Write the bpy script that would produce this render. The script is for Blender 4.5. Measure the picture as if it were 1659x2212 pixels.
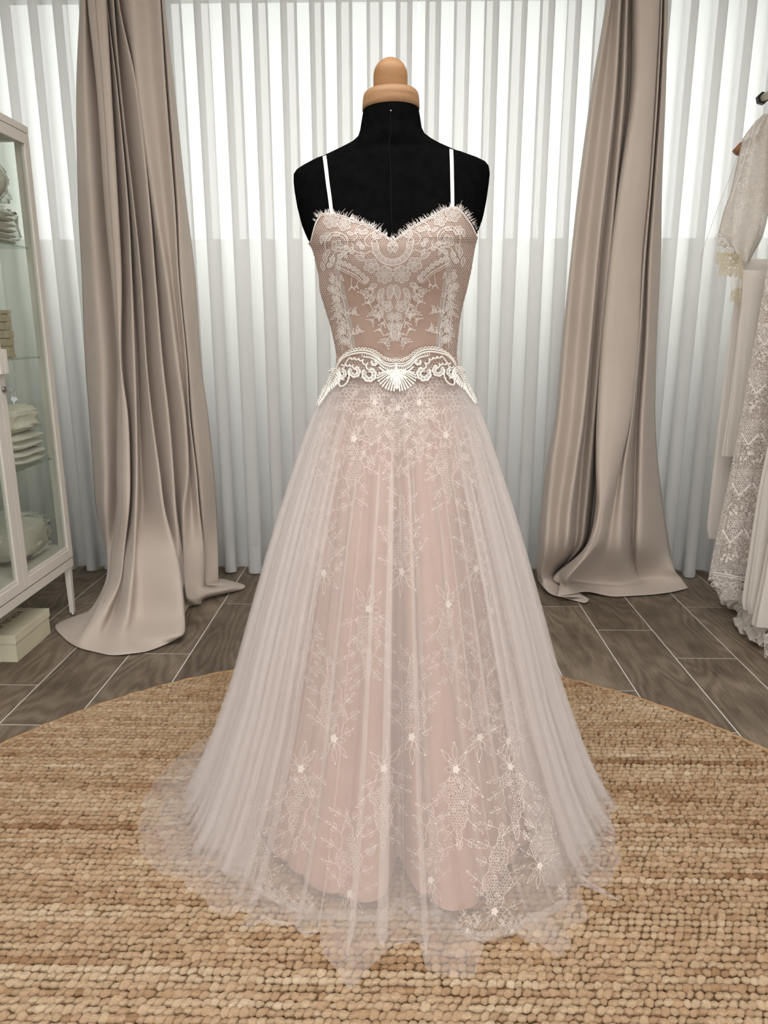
import bpy, bmesh, math, random
import numpy as np
from mathutils import Vector, Matrix
from mathutils.bvhtree import BVHTree

for _o in list(bpy.data.objects):
    bpy.data.objects.remove(_o, do_unlink=True)
SC = bpy.context.scene
COL = SC.collection
PI = math.pi

# ------------------------------------------------------------------ camera
FPX, W, H = 1600.0, 1659.0, 2212.0
CAM_H, PITCH, YAW = 1.05, math.radians(13.96), math.radians(1.18)
cam_data = bpy.data.cameras.new('camera')
cam_data.sensor_fit = 'HORIZONTAL'
cam_data.sensor_width = 36.0
cam_data.lens = FPX / W * 36.0
cam_data.clip_start = 0.05
cam = bpy.data.objects.new('camera', cam_data)
COL.objects.link(cam)
cam.location = (0, 0, CAM_H)
cam.rotation_euler = (PI / 2 - PITCH, 0, YAW)
SC.camera = cam

# ------------------------------------------------------------------ light
SKY = 7.4
world = bpy.data.worlds.new('daylight'); SC.world = world
world.use_nodes = True
_bg = world.node_tree.nodes['Background']
# overcast sky: three times brighter overhead than at the horizon, dull ground below it
_wn, _wl = world.node_tree.nodes, world.node_tree.links
_tc = _wn.new('ShaderNodeTexCoord'); _sx = _wn.new('ShaderNodeSeparateXYZ'); _wl.new(_tc.outputs['Generated'], _sx.inputs[0])
_rp = _wn.new('ShaderNodeValToRGB'); _mr = _wn.new('ShaderNodeMapRange')
_mr.inputs['From Min'].default_value = -1.0; _wl.new(_sx.outputs['Z'], _mr.inputs['Value']); _wl.new(_mr.outputs[0], _rp.inputs[0])
_rp.color_ramp.elements[0].position = 0.49; _rp.color_ramp.elements[0].color = (0.10, 0.10, 0.095, 1)
_rp.color_ramp.elements[1].position = 1.0; _rp.color_ramp.elements[1].color = (1.0, 0.985, 0.965, 1)
_e = _rp.color_ramp.elements.new(0.505); _e.color = (0.328, 0.336, 0.346, 1)
_wl.new(_rp.outputs['Color'], _bg.inputs['Color'])
_bg.inputs['Strength'].default_value = SKY

def area(name, loc, rot, sx, sy, power, col=(1, 1, 1)):
    l = bpy.data.lights.new(name, 'AREA'); l.shape = 'RECTANGLE'
    l.size = sx; l.size_y = sy; l.energy = power; l.color = col
    o = bpy.data.objects.new(name, l); COL.objects.link(o)
    o.location = loc; o.rotation_euler = rot
    return o
area('overhead_fill', (0.0, 0.9, 2.56), (0, 0, 0), 2.2, 1.2, 42, (1.0, 0.97, 0.94))  # added fill with no fixture in view, for soft light from above

SC.view_settings.view_transform = 'Standard'
SC.view_settings.look = 'None'
SC.view_settings.gamma = 1.0
SC.view_settings.exposure = 0.0
SC.view_settings.use_curve_mapping = False
SC.cycles.use_denoising = True
SC.cycles.transparent_max_bounces = 40
SC.cycles.max_bounces = 5
SC.cycles.use_adaptive_sampling = True
SC.cycles.adaptive_threshold = 0.08
SC.cycles.diffuse_bounces = 3
SC.cycles.glossy_bounces = 3
SC.cycles.transmission_bounces = 5
SC.cycles.caustics_reflective = False
SC.cycles.caustics_refractive = False

# ------------------------------------------------------------------ pixel helpers
_cx = np.array([math.cos(YAW), math.sin(YAW), 0.0])
_fw = np.array([-math.sin(YAW) * math.cos(PITCH), math.cos(YAW) * math.cos(PITCH), -math.sin(PITCH)])
_up = np.cross(_cx, _fw)
ORG = np.array([0.0, 0.0, CAM_H])
def ray(px, py):
    d = _fw + _cx * ((px - W / 2) / FPX) + _up * ((H / 2 - py) / FPX)
    return d / np.linalg.norm(d)
def at_y(px, py, y):
    d = ray(px, py); return ORG + d * (y / d[1])
def at_z(px, py, z):
    d = ray(px, py); return ORG + d * ((z - CAM_H) / d[2])
def at_x(px, py, x):
    d = ray(px, py); return ORG + d * (x / d[0])

# ------------------------------------------------------------------ material helpers
def new_mat(name):
    m = bpy.data.materials.new(name); m.use_nodes = True
    nt = m.node_tree; nt.nodes.clear()
    out = nt.nodes.new('ShaderNodeOutputMaterial')
    return m, nt, out
def nd(nt, typ, ins=None, **props):
    n = nt.nodes.new(typ)
    for k, v in props.items(): setattr(n, k, v)
    for k, v in (ins or {}).items():
        if isinstance(v, bpy.types.NodeSocket): nt.links.new(v, n.inputs[k])
        else: n.inputs[k].default_value = v
    return n
def c4(c): return (c[0], c[1], c[2], 1.0)
def srgb(r, g, b):
    return tuple(((x / 255) / 12.92 if x / 255 <= 0.04045 else ((x / 255 + 0.055) / 1.055) ** 2.4) for x in (r, g, b))
def noise_col(nt, ca, cb, scale, stretch=(1, 1, 1), detail=4, lo=0.35, hi=0.65, coord='Object', extra=None):
    tc = nd(nt, 'ShaderNodeTexCoord')
    v = tc.outputs[coord]
    if extra is not None:
        v = nd(nt, 'ShaderNodeVectorMath', {0: v, 1: extra}, operation='ADD').outputs[0]
    mp = nd(nt, 'ShaderNodeMapping', {'Vector': v, 'Scale': stretch})
    n = nd(nt, 'ShaderNodeTexNoise', {'Vector': mp.outputs[0], 'Scale': scale, 'Detail': detail})
    r = nd(nt, 'ShaderNodeValToRGB', {'Fac': n.outputs['Fac']})
    r.color_ramp.elements[0].position = lo; r.color_ramp.elements[0].color = c4(ca)
    r.color_ramp.elements[1].position = hi; r.color_ramp.elements[1].color = c4(cb)
    return r.outputs['Color'], n.outputs['Fac'], mp.outputs[0]
def pbr(name, ca, cb=None, scale=8.0, stretch=(1, 1, 1), rough=0.8, spec=0.3, bump=0.0, bscale=400.0, metal=0.0, sheen=0.0):
    m, nt, out = new_mat(name)
    cb = cb or tuple(min(1, x * 1.06) for x in ca)
    col, fac, vec = noise_col(nt, ca, cb, scale, stretch)
    p = nd(nt, 'ShaderNodeBsdfPrincipled', {'Base Color': col, 'Roughness': rough, 'Metallic': metal,
           'Specular IOR Level': spec, 'Sheen Weight': sheen})
    if bump:
        n2 = nd(nt, 'ShaderNodeTexNoise', {'Vector': vec, 'Scale': bscale, 'Detail': 2.0})
        b = nd(nt, 'ShaderNodeBump', {'Height': n2.outputs['Fac'], 'Strength': bump, 'Distance': 0.002})
        nt.links.new(b.outputs[0], p.inputs['Normal'])
    nt.links.new(p.outputs[0], out.inputs[0])
    return m
def gauze(name, col, alpha, transl=0.5, scale=600.0, vary=0.15):
    """thin net or voile: part holes, part thread; the thread scatters light forward and back"""
    m, nt, out = new_mat(name)
    tr = nd(nt, 'ShaderNodeBsdfTransparent', {'Color': (1, 1, 1, 1)})
    df = nd(nt, 'ShaderNodeBsdfDiffuse', {'Color': c4(col)})
    tl = nd(nt, 'ShaderNodeBsdfTranslucent', {'Color': c4(col)})
    th = nd(nt, 'ShaderNodeMixShader', {0: transl, 1: df.outputs[0], 2: tl.outputs[0]})
    fac = alpha
    if vary:
        tc = nd(nt, 'ShaderNodeTexCoord')
        n = nd(nt, 'ShaderNodeTexNoise', {'Vector': tc.outputs['Object'], 'Scale': scale, 'Detail': 1.0})
        mr = nd(nt, 'ShaderNodeMapRange', {'Value': n.outputs['Fac'], 'From Min': 0.3, 'From Max': 0.7,
                'To Min': alpha * (1 - vary), 'To Max': min(1, alpha * (1 + vary))})
        fac = mr.outputs[0]
    mx = nd(nt, 'ShaderNodeMixShader', {0: fac, 1: tr.outputs[0], 2: th.outputs[0]})
    nt.links.new(mx.outputs[0], out.inputs[0])
    return m
def lace_net(name, col, cell, thick, solid=0.0, pat=14.0, lo=0.5, hi=0.56):
    """lace cloth: net with clothwork patches, holes really transparent"""
    m, nt, out = new_mat(name)
    tc = nd(nt, 'ShaderNodeTexCoord')
    v = nd(nt, 'ShaderNodeTexVoronoi', {'Vector': tc.outputs['Object'], 'Scale': cell}, feature='DISTANCE_TO_EDGE')
    net = nd(nt, 'ShaderNodeMath', {0: v.outputs['Distance'], 1: thick}, operation='LESS_THAN')
    n = nd(nt, 'ShaderNodeTexNoise', {'Vector': tc.outputs['Object'], 'Scale': pat, 'Detail': 3.0, 'Distortion': 2.5})
    r = nd(nt, 'ShaderNodeValToRGB', {'Fac': n.outputs['Fac']})
    r.color_ramp.elements[0].position = lo; r.color_ramp.elements[1].position = hi
    mx = nd(nt, 'ShaderNodeMath', {0: net.outputs[0], 1: r.outputs['Color']}, operation='MAXIMUM')
    mx2 = nd(nt, 'ShaderNodeMath', {0: mx.outputs[0], 1: solid}, operation='MAXIMUM')
    tr = nd(nt, 'ShaderNodeBsdfTransparent')
    df = nd(nt, 'ShaderNodeBsdfDiffuse', {'Color': c4(col)})
    tl = nd(nt, 'ShaderNodeBsdfTranslucent', {'Color': c4(col)})
    th = nd(nt, 'ShaderNodeMixShader', {0: 0.35, 1: df.outputs[0], 2: tl.outputs[0]})
    ms = nd(nt, 'ShaderNodeMixShader', {0: mx2.outputs[0], 1: tr.outputs[0], 2: th.outputs[0]})
    nt.links.new(ms.outputs[0], out.inputs[0])
    return m

M = {}
M['wall'] = pbr('wall_paint', (0.84, 0.83, 0.81), rough=0.9)
M['ceiling'] = pbr('ceiling_paint', (0.80, 0.79, 0.78), rough=0.9)
M['grout'] = pbr('grout', (0.74, 0.71, 0.67), rough=0.95)
M['sheer'] = gauze('sheer_voile', (0.932, 0.926, 0.916), 0.90, 0.54, 500, 0)
M['sheer_hem'] = gauze('sheer_hem', (0.94, 0.935, 0.93), 0.85, 0.5, 500, 0)
M['drape'] = pbr('beige_drape', srgb(198, 184, 171), srgb(204, 190, 178), 3.0, rough=0.62, spec=0.25, bump=0.15, bscale=900, sheen=0.15)
M['drape_thread'] = pbr('drape_thread', srgb(160, 147, 135), rough=0.8)
M['velvet'] = pbr('black_velvet', (0.0035, 0.0033, 0.0035), (0.005, 0.005, 0.005), 60, rough=1.0, spec=0.0)
M['beech'] = pbr('beech_wood', srgb(150, 110, 72), srgb(164, 124, 84), 14, (1, 1, 6), rough=0.5, spec=0.35)
M['beech2'] = pbr('beech_wood_cap', srgb(148, 110, 76), srgb(168, 130, 94), 9, (1, 1, 14), rough=0.5, spec=0.35)
M['blush'] = pbr('blush_satin', srgb(180, 147, 132), srgb(187, 155, 140), 20, rough=0.55, spec=0.3)
M['nude'] = pbr('nude_lining', srgb(172, 146, 132), srgb(179, 153, 139), 30, rough=0.6, spec=0.3, bump=0.1, bscale=700)
M['lace_fine'] = pbr('skirt_lace_thread', srgb(222, 210, 202), srgb(230, 218, 210), 90, rough=0.8, spec=0.2)
M['thread'] = pbr('lace_thread', srgb(230, 220, 213), srgb(238, 229, 222), 90, rough=0.8, spec=0.2)
M['net'] = pbr('lace_net_thread', srgb(212, 196, 186), srgb(220, 205, 195), 90, rough=0.8, spec=0.2)
M['fill'] = gauze('lace_clothwork', srgb(226, 215, 208), 0.72, 0.25, 1500, 0.25)
M['boning'] = gauze('boning_channel', srgb(226, 218, 211), 0.6, 0.2, 900, 0)
M['tulle'] = gauze('outer_tulle', srgb(250, 243, 240), 0.24, 0.42, 900, 0)
M['tulle_in'] = gauze('inner_tulle', srgb(250, 243, 240), 0.14, 0.42, 900, 0)
M['lace_tulle'] = gauze('lace_tulle', srgb(246, 234, 226), 0.11, 0.35, 1200, 0)
M['hem'] = gauze('lace_hem_band', srgb(246, 242, 239), 0.24, 0.3, 1200, 0.2)
M['cord'] = pbr('ivory_cord', srgb(236, 232, 224), srgb(244, 240, 232), 200, rough=0.55, spec=0.4)
M['pearl'] = pbr('pearl_bead', srgb(248, 246, 240), srgb(255, 253, 250), 50, rough=0.2, spec=0.6)
M['strap'] = pbr('strap_ribbon', srgb(240, 236, 230), srgb(246, 242, 238), 60, rough=0.6)
M['jute_base'] = pbr('jute_base', srgb(140, 108, 76), srgb(160, 124, 90), 40, rough=1.0, spec=0.05)
M['white_metal'] = pbr('white_metal', srgb(226, 220, 210), srgb(230, 224, 215), 4, rough=0.45, spec=0.4)
M['steel'] = pbr('steel', (0.55, 0.55, 0.55), (0.65, 0.65, 0.65), 40, rough=0.3, metal=1.0)
M['key'] = pbr('key_metal', (0.30, 0.30, 0.30), (0.36, 0.36, 0.36), 60, rough=0.45, metal=1.0)
M['box'] = pbr('cream_card', srgb(214, 208, 180), srgb(220, 214, 188), 12, rough=0.75)
M['ink'] = pbr('dark_print', srgb(84, 70, 48), srgb(92, 76, 54), 30, rough=0.8)
M['towel'] = pbr('cream_fluff', srgb(240, 232, 216), srgb(250, 244, 230), 40, rough=1.0, bump=0.8, bscale=160)
M['linen'] = pbr('white_cloth', srgb(232, 226, 214), srgb(240, 234, 222), 8, rough=0.9, bump=0.2, bscale=300)
M['chiffon'] = gauze('white_chiffon', srgb(246, 240, 232), 0.88, 0.35, 300, 0)
M['chiffon_thin'] = gauze('thin_chiffon', srgb(246, 240, 232), 0.55, 0.4, 300, 0)
M['veil'] = gauze('veil_tulle', srgb(245, 243, 240), 0.14, 0.4, 500, 0)
M['lace_cloth'] = lace_net('floral_lace', srgb(222, 214, 204), 190, 0.10, 0.72, 40, 0.46, 0.54)
M['lace_open'] = lace_net('open_lace', srgb(246, 238, 230), 170, 0.075, 0.10, 46, 0.58, 0.62)
M['lace_gold'] = lace_net('gold_lace', srgb(216, 204, 176), 130, 0.12, 0.1, 60, 0.5, 0.55)
M['taupe'] = pbr('taupe_lining', srgb(176, 162, 152), srgb(184, 170, 160), 10, rough=0.8)
M['wood_dark'] = pbr('hanger_wood', srgb(140, 96, 62), srgb(156, 110, 74), 30, (6, 1, 1), rough=0.4)
M['rail'] = pbr('rail_cream', srgb(214, 204, 180), srgb(220, 210, 188), 10, rough=0.35)
M['black'] = pbr('black_cap', (0.02, 0.018, 0.016), (0.03, 0.026, 0.024), 30, rough=0.4)
M['tile'] = pbr('stone_tile', srgb(196, 180, 150), srgb(214, 200, 172), 40, rough=0.55, bump=0.3, bscale=80)

def glass_mat(name, tint, gloss=1.0):
    m, nt, out = new_mat(name)
    tr = nd(nt, 'ShaderNodeBsdfTransparent', {'Color': c4(tint)})
    gl = nd(nt, 'ShaderNodeBsdfGlossy', {'Color': (1, 1, 1, 1), 'Roughness': 0.02})
    lw = nd(nt, 'ShaderNodeLayerWeight', {'Blend': 0.5})          # Schlick reflectance of a thin pane, same from both faces
    pw = nd(nt, 'ShaderNodeMath', {0: lw.outputs['Facing'], 1: 5.0}, operation='POWER')
    mu = nd(nt, 'ShaderNodeMath', {0: pw.outputs[0], 1: 0.9 * gloss, 2: 0.04 * gloss}, operation='MULTIPLY_ADD')
    mu.use_clamp = True
    mx = nd(nt, 'ShaderNodeMixShader', {0: mu.outputs[0], 1: tr.outputs[0], 2: gl.outputs[0]})
    nt.links.new(mx.outputs[0], out.inputs[0])
    return m
M['glass'] = glass_mat('cabinet_glass', (0.93, 0.95, 0.93), 0.8)
M['glass_edge'] = glass_mat('glass_shelf', (0.80, 0.86, 0.82), 0.9)
M['plastic'] = glass_mat('clear_plastic_bag', (0.95, 0.95, 0.94), 2.0)

def plank_mat():
    m, nt, out = new_mat('wood_look_tile')
    tc = nd(nt, 'ShaderNodeTexCoord'); oi = nd(nt, 'ShaderNodeObjectInfo')
    off = nd(nt, 'ShaderNodeVectorMath', {0: oi.outputs['Random'], 1: (37.0, 91.0, 13.0)}, operation='MULTIPLY')
    v = nd(nt, 'ShaderNodeVectorMath', {0: tc.outputs['Object'], 1: off.outputs[0]}, operation='ADD')
    # cathedral grain: noise field, stretched along the board, read as rings; fine pores on top
    mp = nd(nt, 'ShaderNodeMapping', {'Vector': v.outputs[0], 'Scale': (6.5, 1.5, 1.0)})
    n1 = nd(nt, 'ShaderNodeTexNoise', {'Vector': mp.outputs[0], 'Scale': 1.0, 'Detail': 2.5, 'Roughness': 0.35})
    mul = nd(nt, 'ShaderNodeMath', {0: n1.outputs['Fac'], 1: 95.0}, operation='MULTIPLY')
    sn = nd(nt, 'ShaderNodeMath', {0: mul.outputs[0]}, operation='SINE')
    mp2 = nd(nt, 'ShaderNodeMapping', {'Vector': v.outputs[0], 'Scale': (420.0, 16.0, 1.0)})
    n2 = nd(nt, 'ShaderNodeTexNoise', {'Vector': mp2.outputs[0], 'Scale': 1.0, 'Detail': 2.0})
    n3 = nd(nt, 'ShaderNodeTexNoise', {'Vector': v.outputs[0], 'Scale': 5.0, 'Detail': 4.0})
    a = nd(nt, 'ShaderNodeMath', {0: sn.outputs[0], 1: 0.055}, operation='MULTIPLY')
    b = nd(nt, 'ShaderNodeMath', {0: n2.outputs['Fac'], 1: 0.38}, operation='MULTIPLY')
    c = nd(nt, 'ShaderNodeMath', {0: a.outputs[0], 1: b.outputs[0]}, operation='ADD')
    d = nd(nt, 'ShaderNodeMath', {0: n3.outputs['Fac'], 1: 0.40}, operation='MULTIPLY')
    e = nd(nt, 'ShaderNodeMath', {0: c.outputs[0], 1: d.outputs[0]}, operation='ADD')
    r = nd(nt, 'ShaderNodeValToRGB', {'Fac': e.outputs[0]})
    cr = r.color_ramp
    cr.elements[0].position = 0.24; cr.elements[0].color = c4(srgb(88, 76, 63))
    cr.elements[1].position = 0.56; cr.elements[1].color = c4(srgb(148, 134, 116))
    q = cr.elements.new(0.39); q.color = c4(srgb(118, 104, 88))
    hv = nd(nt, 'ShaderNodeMapRange', {'Value': oi.outputs['Random'], 'To Min': 0.85, 'To Max': 1.12})
    hs = nd(nt, 'ShaderNodeHueSaturation', {'Color': r.outputs['Color'], 'Value': hv.outputs[0], 'Saturation': 1.0})
    bp = nd(nt, 'ShaderNodeBump', {'Height': e.outputs[0], 'Strength': 0.25, 'Distance': 0.001})
    p = nd(nt, 'ShaderNodeBsdfPrincipled', {'Base Color': hs.outputs[0], 'Roughness': 0.52, 'Specular IOR Level': 0.35, 'Normal': bp.outputs[0]})
    nt.links.new(p.outputs[0], out.inputs[0])
    return m
M['plank'] = plank_mat()

def jute_mat():
    m, nt, out = new_mat('jute_fibre')
    at = nd(nt, 'ShaderNodeAttribute', attribute_type='INSTANCER', attribute_name='tint')
    r = nd(nt, 'ShaderNodeValToRGB', {'Fac': at.outputs['Fac']})
    cr = r.color_ramp
    cr.elements[0].position = 0.0; cr.elements[0].color = c4(srgb(160, 120, 87))
    cr.elements[1].position = 1.0; cr.elements[1].color = c4(srgb(240, 216, 184))
    for p_, c_ in ((0.22, (192, 155, 118)), (0.5, (214, 181, 145)), (0.75, (227, 198, 163))):
        q = cr.elements.new(p_); q.color = c4(srgb(*c_))
    tc = nd(nt, 'ShaderNodeTexCoord')
    mp = nd(nt, 'ShaderNodeMapping', {'Vector': tc.outputs['Object'], 'Rotation': (0, 0, 0.6), 'Scale': (1.0, 6.0, 6.0)})
    n = nd(nt, 'ShaderNodeTexNoise', {'Vector': mp.outputs[0], 'Scale': 260.0, 'Detail': 3.0})
    mr = nd(nt, 'ShaderNodeMapRange', {'Value': n.outputs['Fac'], 'From Min': 0.3, 'From Max': 0.7, 'To Min': 0.56, 'To Max': 1.08})
    hs = nd(nt, 'ShaderNodeHueSaturation', {'Color': r.outputs['Color'], 'Value': mr.outputs[0]})
    bp = nd(nt, 'ShaderNodeBump', {'Height': n.outputs['Fac'], 'Strength': 0.8, 'Distance': 0.003})
    p = nd(nt, 'ShaderNodeBsdfPrincipled', {'Base Color': hs.outputs[0], 'Roughness': 0.95, 'Specular IOR Level': 0.1, 'Normal': bp.outputs[0]})
    nt.links.new(p.outputs[0], out.inputs[0])
    return m
M['jute'] = jute_mat()

# ------------------------------------------------------------------ mesh helpers
def mesh_obj(name, verts, faces, mat, parent=None, smooth=True):
    me = bpy.data.meshes.new(name)
    me.from_pydata([tuple(map(float, v)) for v in verts], [], [tuple(map(int, f)) for f in faces])
    me.update()
    if smooth and len(me.polygons):
        me.polygons.foreach_set('use_smooth', [True] * len(me.polygons))
    if mat is not None: me.materials.append(M[mat] if isinstance(mat, str) else mat)
    o = bpy.data.objects.new(name, me); COL.objects.link(o)
    if parent is not None: o.parent = parent
    return o
def tag(o, label=None, cat=None, group=None, kind=None):
    if label: o['label'] = label
    if cat: o['category'] = cat
    if group: o['group'] = group
    if kind: o['kind'] = kind
    return o
def empty(name, label, cat, group=None):
    o = bpy.data.objects.new(name, None); COL.objects.link(o)
    o.empty_display_size = 0.1
    return tag(o, label, cat, group)
def under(child, parent):
    """parent while keeping the world place (parents built at the origin keep identity)"""
    child.parent = parent; return child
def grid_faces(nr, nc, wrap=False):
    f = []
    cc = nc if wrap else nc - 1
    for i in range(nr - 1):
        for j in range(cc):
            k = (j + 1) % nc
            f.append((i * nc + j, i * nc + k, (i + 1) * nc + k, (i + 1) * nc + j))
    return f
class MB:
    def __init__(s): s.v = []; s.f = []
    def add(s, v, f):
        b = len(s.v); s.v += [tuple(x) for x in v]; s.f += [tuple(i + b for i in q) for q in f]
    def box(s, x0, x1, y0, y1, z0, z1, bv=0.0):
        if bv <= 0:
            s.add([(x0,y0,z0),(x1,y0,z0),(x1,y1,z0),(x0,y1,z0),(x0,y0,z1),(x1,y0,z1),(x1,y1,z1),(x0,y1,z1)],
                  [(3,2,1,0),(4,5,6,7),(0,1,5,4),(1,2,6,5),(2,3,7,6),(3,0,4,7)])
        else:
            bm = bmesh.new(); bmesh.ops.create_cube(bm, size=1.0)
            for q in bm.verts:
                q.co = ((x0+x1)/2+q.co.x*(x1-x0), (y0+y1)/2+q.co.y*(y1-y0), (z0+z1)/2+q.co.z*(z1-z0))
            bmesh.ops.bevel(bm, geom=bm.edges[:], offset=bv, segments=2, affect='EDGES', profile=0.6)
            bm.verts.index_update()
            s.add([tuple(q.co) for q in bm.verts], [[q.index for q in f.verts] for f in bm.faces]); bm.free()
    def bar(s, a, b, wa, wb, up=(0, 0, 1), ra=None):
        """tapered square bar from a to b"""
        a = Vector(a); b = Vector(b); d = (b - a).normalized()
        x = d.cross(Vector(up)).normalized(); y = x.cross(d).normalized()
        pts = []
        for p, w in ((a, wa), (b, wb)):
            for sx, sy in ((-1,-1),(1,-1),(1,1),(-1,1)):
                pts.append(p + x * (sx * w[0] / 2) + y * (sy * w[1] / 2))
        s.add(pts, [(3,2,1,0),(4,5,6,7),(0,1,5,4),(1,2,6,5),(2,3,7,6),(3,0,4,7)])
    def tube(s, pts, r, n=8, closed=False, caps=True):
        P = [Vector(p) for p in pts]; m = len(P)
        if m < 2: return
        rr = r if isinstance(r, (list, tuple)) else [r] * m
        T = []
        for i in range(m):
            if closed: t = P[(i+1) % m] - P[i-1]
            else: t = P[min(i+1, m-1)] - P[max(i-1, 0)]
            if t.length < 1e-9: t = Vector((0, 0, 1))
            T.append(t.normalized())
        u = T[0].orthogonal().normalized(); V = []
        for i in range(m):
            u = (u - T[i] * u.dot(T[i]))
            if u.length < 1e-6: u = T[i].orthogonal()
            u.normalize(); w = T[i].cross(u)
            for k in range(n):
                a = 2 * PI * k / n
                V.append(P[i] + (u * math.cos(a) + w * math.sin(a)) * rr[i])
        F = []
        for i in range(m if closed else m - 1):
            for k in range(n):
                j = (i + 1) % m
                F.append((i*n+k, i*n+(k+1) % n, j*n+(k+1) % n, j*n+k))
        if caps and not closed:
            F.append(tuple(range(n-1, -1, -1))); F.append(tuple((m-1)*n+k for k in range(n)))
        s.add(V, F)
    def ball(s, c, r, nu=8, nv=5, sq=(1, 1, 1)):
        V = [(c[0], c[1], c[2] + r * sq[2])]
        for i in range(1, nv):
            a = PI * i / nv
            for k in range(nu):
                b = 2 * PI * k / nu
                V.append((c[0]+r*sq[0]*math.sin(a)*math.cos(b), c[1]+r*sq[1]*math.sin(a)*math.sin(b), c[2]+r*sq[2]*math.cos(a)))
        V.append((c[0], c[1], c[2] - r * sq[2])); F = []
        for k in range(nu): F.append((0, 1+k, 1+(k+1) % nu))
        for i in range(nv-2):
            for k in range(nu):
                F.append((1+i*nu+k, 1+(i+1)*nu+k, 1+(i+1)*nu+(k+1) % nu, 1+i*nu+(k+1) % nu))
        e = len(V)-1; b = 1+(nv-2)*nu
        for k in range(nu): F.append((e, b+(k+1) % nu, b+k))
        s.add(V, F)
    def lathe(s, prof, c, n=32, ax=1.0, ay=1.0):
        V = []; F = []
        for (r, z) in prof:
            for k in range(n):
                a = 2*PI*k/n; V.append((c[0]+r*ax*math.cos(a), c[1]+r*ay*math.sin(a), c[2]+z))
        F = grid_faces(len(prof), n, True)
        F.append(tuple(range(n-1, -1, -1))); F.append(tuple((len(prof)-1)*n+k for k in range(n)))
        s.add(V, F)
    def build(s, name, mat, parent=None, smooth=False):
        return mesh_obj(name, s.v, s.f, mat, parent, smooth)

def cr_spline(P, n, closed=False):
    """Catmull-Rom through the rows of array P, n samples per span"""
    P = np.asarray(P, float); m = len(P); out = []
    for i in range(m - 1):
        p0 = P[max(i-1, 0)]; p1 = P[i]; p2 = P[i+1]; p3 = P[min(i+2, m-1)]
        for k in range(n):
            t = k / n
            out.append(0.5*((2*p1)+(-p0+p2)*t+(2*p0-5*p1+4*p2-p3)*t*t+(-p0+3*p1-3*p2+p3)*t**3))
    out.append(P[-1]); return np.array(out)
def interp(x, tab, k=1):
    xs = [t[0] for t in tab]; return float(np.interp(x, xs, [t[k] for t in tab]))
# ================================================================== ROOM
WALL_Y, WX, CEIL = 3.72, 1.98, 2.62
SILL = 1.43
def struct(name, mb, mat, smooth=False):
    return tag(mb.build(name, mat, None, smooth), kind='structure')
m = MB(); m.box(-WX - 0.12, WX + 0.12, -1.8, WALL_Y + 0.15, -0.06, -0.0012)
floor = struct('floor', m, 'grout')
# planks (wood-look tile, 20 cm columns, thirds offset)
PW, PL, X0 = 0.20, 0.69, 0.31
unit = MB(); g = 0.0020
unit.box(g, PW - g, g, PL - g, -0.010, 0.0, 0.0012)
plank_me = unit.build('plank', 'plank').data
bpy.data.objects.remove(bpy.data.objects['plank'], do_unlink=True)
for k in range(-12, 9):
    xa = X0 + k * PW
    if xa < -WX or xa + PW > WX: continue
    j0 = 2.26 - 0.23 * k
    y = j0 - math.ceil((j0 + 0.2) / PL) * PL
    while y < WALL_Y:
        if y + PL > 0.35:
            y1 = min(y + PL, WALL_Y)
            if y1 - y > 0.03:
                if y1 - y < PL - 1e-6:
                    u2 = MB(); u2.box(g, PW - g, g, y1 - y - g, -0.010, 0.0, 0.0012)
                    o = u2.build('plank', 'plank', floor)
                else:
                    o = bpy.data.objects.new('plank', plank_me); COL.objects.link(o); o.parent = floor
                o.location = (xa, y, 0)
        y += PL
# back wall with the wide window above the sill
m = MB()
m.box(-WX - 0.12, WX + 0.12, WALL_Y, WALL_Y + 0.15, 0, SILL)
m.box(-WX - 0.12, WX + 0.12, WALL_Y, WALL_Y + 0.15, 2.52, CEIL + 0.1)
m.box(-WX - 0.12, -WX + 0.02, WALL_Y, WALL_Y + 0.15, SILL, 2.52)
m.box(WX - 0.02, WX + 0.12, WALL_Y, WALL_Y + 0.15, SILL, 2.52)
struct('wall_back', m, 'wall')
m = MB(); m.box(-WX - 0.12, -WX, -1.8, WALL_Y, 0, CEIL); struct('wall_left', m, 'wall')
m = MB(); m.box(WX, WX + 0.12, -1.8, WALL_Y, 0, CEIL); struct('wall_right', m, 'wall')
m = MB(); m.box(-WX - 0.12, WX + 0.12, -1.8, WALL_Y + 0.15, CEIL, CEIL + 0.1); struct('ceiling', m, 'ceiling')
# unseen wall added behind the camera, its open gap sized for front light
DW, DH = 1.3, 2.35
m = MB()
m.box(-WX - 0.12, -DW, -1.92, -1.8, 0, CEIL); m.box(DW, WX + 0.12, -1.92, -1.8, 0, CEIL); m.box(-DW, DW, -1.92, -1.8, DH, CEIL)
struct('wall_front', m, 'wall')
m = MB(); m.box(-WX + 0.02, WX - 0.02, WALL_Y + 0.06, WALL_Y + 0.066, SILL, 2.52)
win = struct('window_1', m, 'glass')
m = MB()
for (xa, xb) in ((-WX + 0.02, -WX + 0.06), (WX - 0.06, WX - 0.02)):
    m.box(xa, xb, WALL_Y + 0.045, WALL_Y + 0.085, SILL, 2.52)
m.box(-WX + 0.02, WX - 0.02, WALL_Y + 0.045, WALL_Y + 0.085, 2.48, 2.52)
m.box(-WX + 0.02, WX - 0.02, WALL_Y + 0.045, WALL_Y + 0.085, SILL, SILL + 0.035)
m.build('window_frame', 'white_metal', win)
m = MB(); m.box(-WX, WX, WALL_Y - 0.014, WALL_Y, 0.0, 0.075, 0.002); struct('shade_strip_back', m, 'black')  # black strip put in for the shade below the curtain hems

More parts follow.
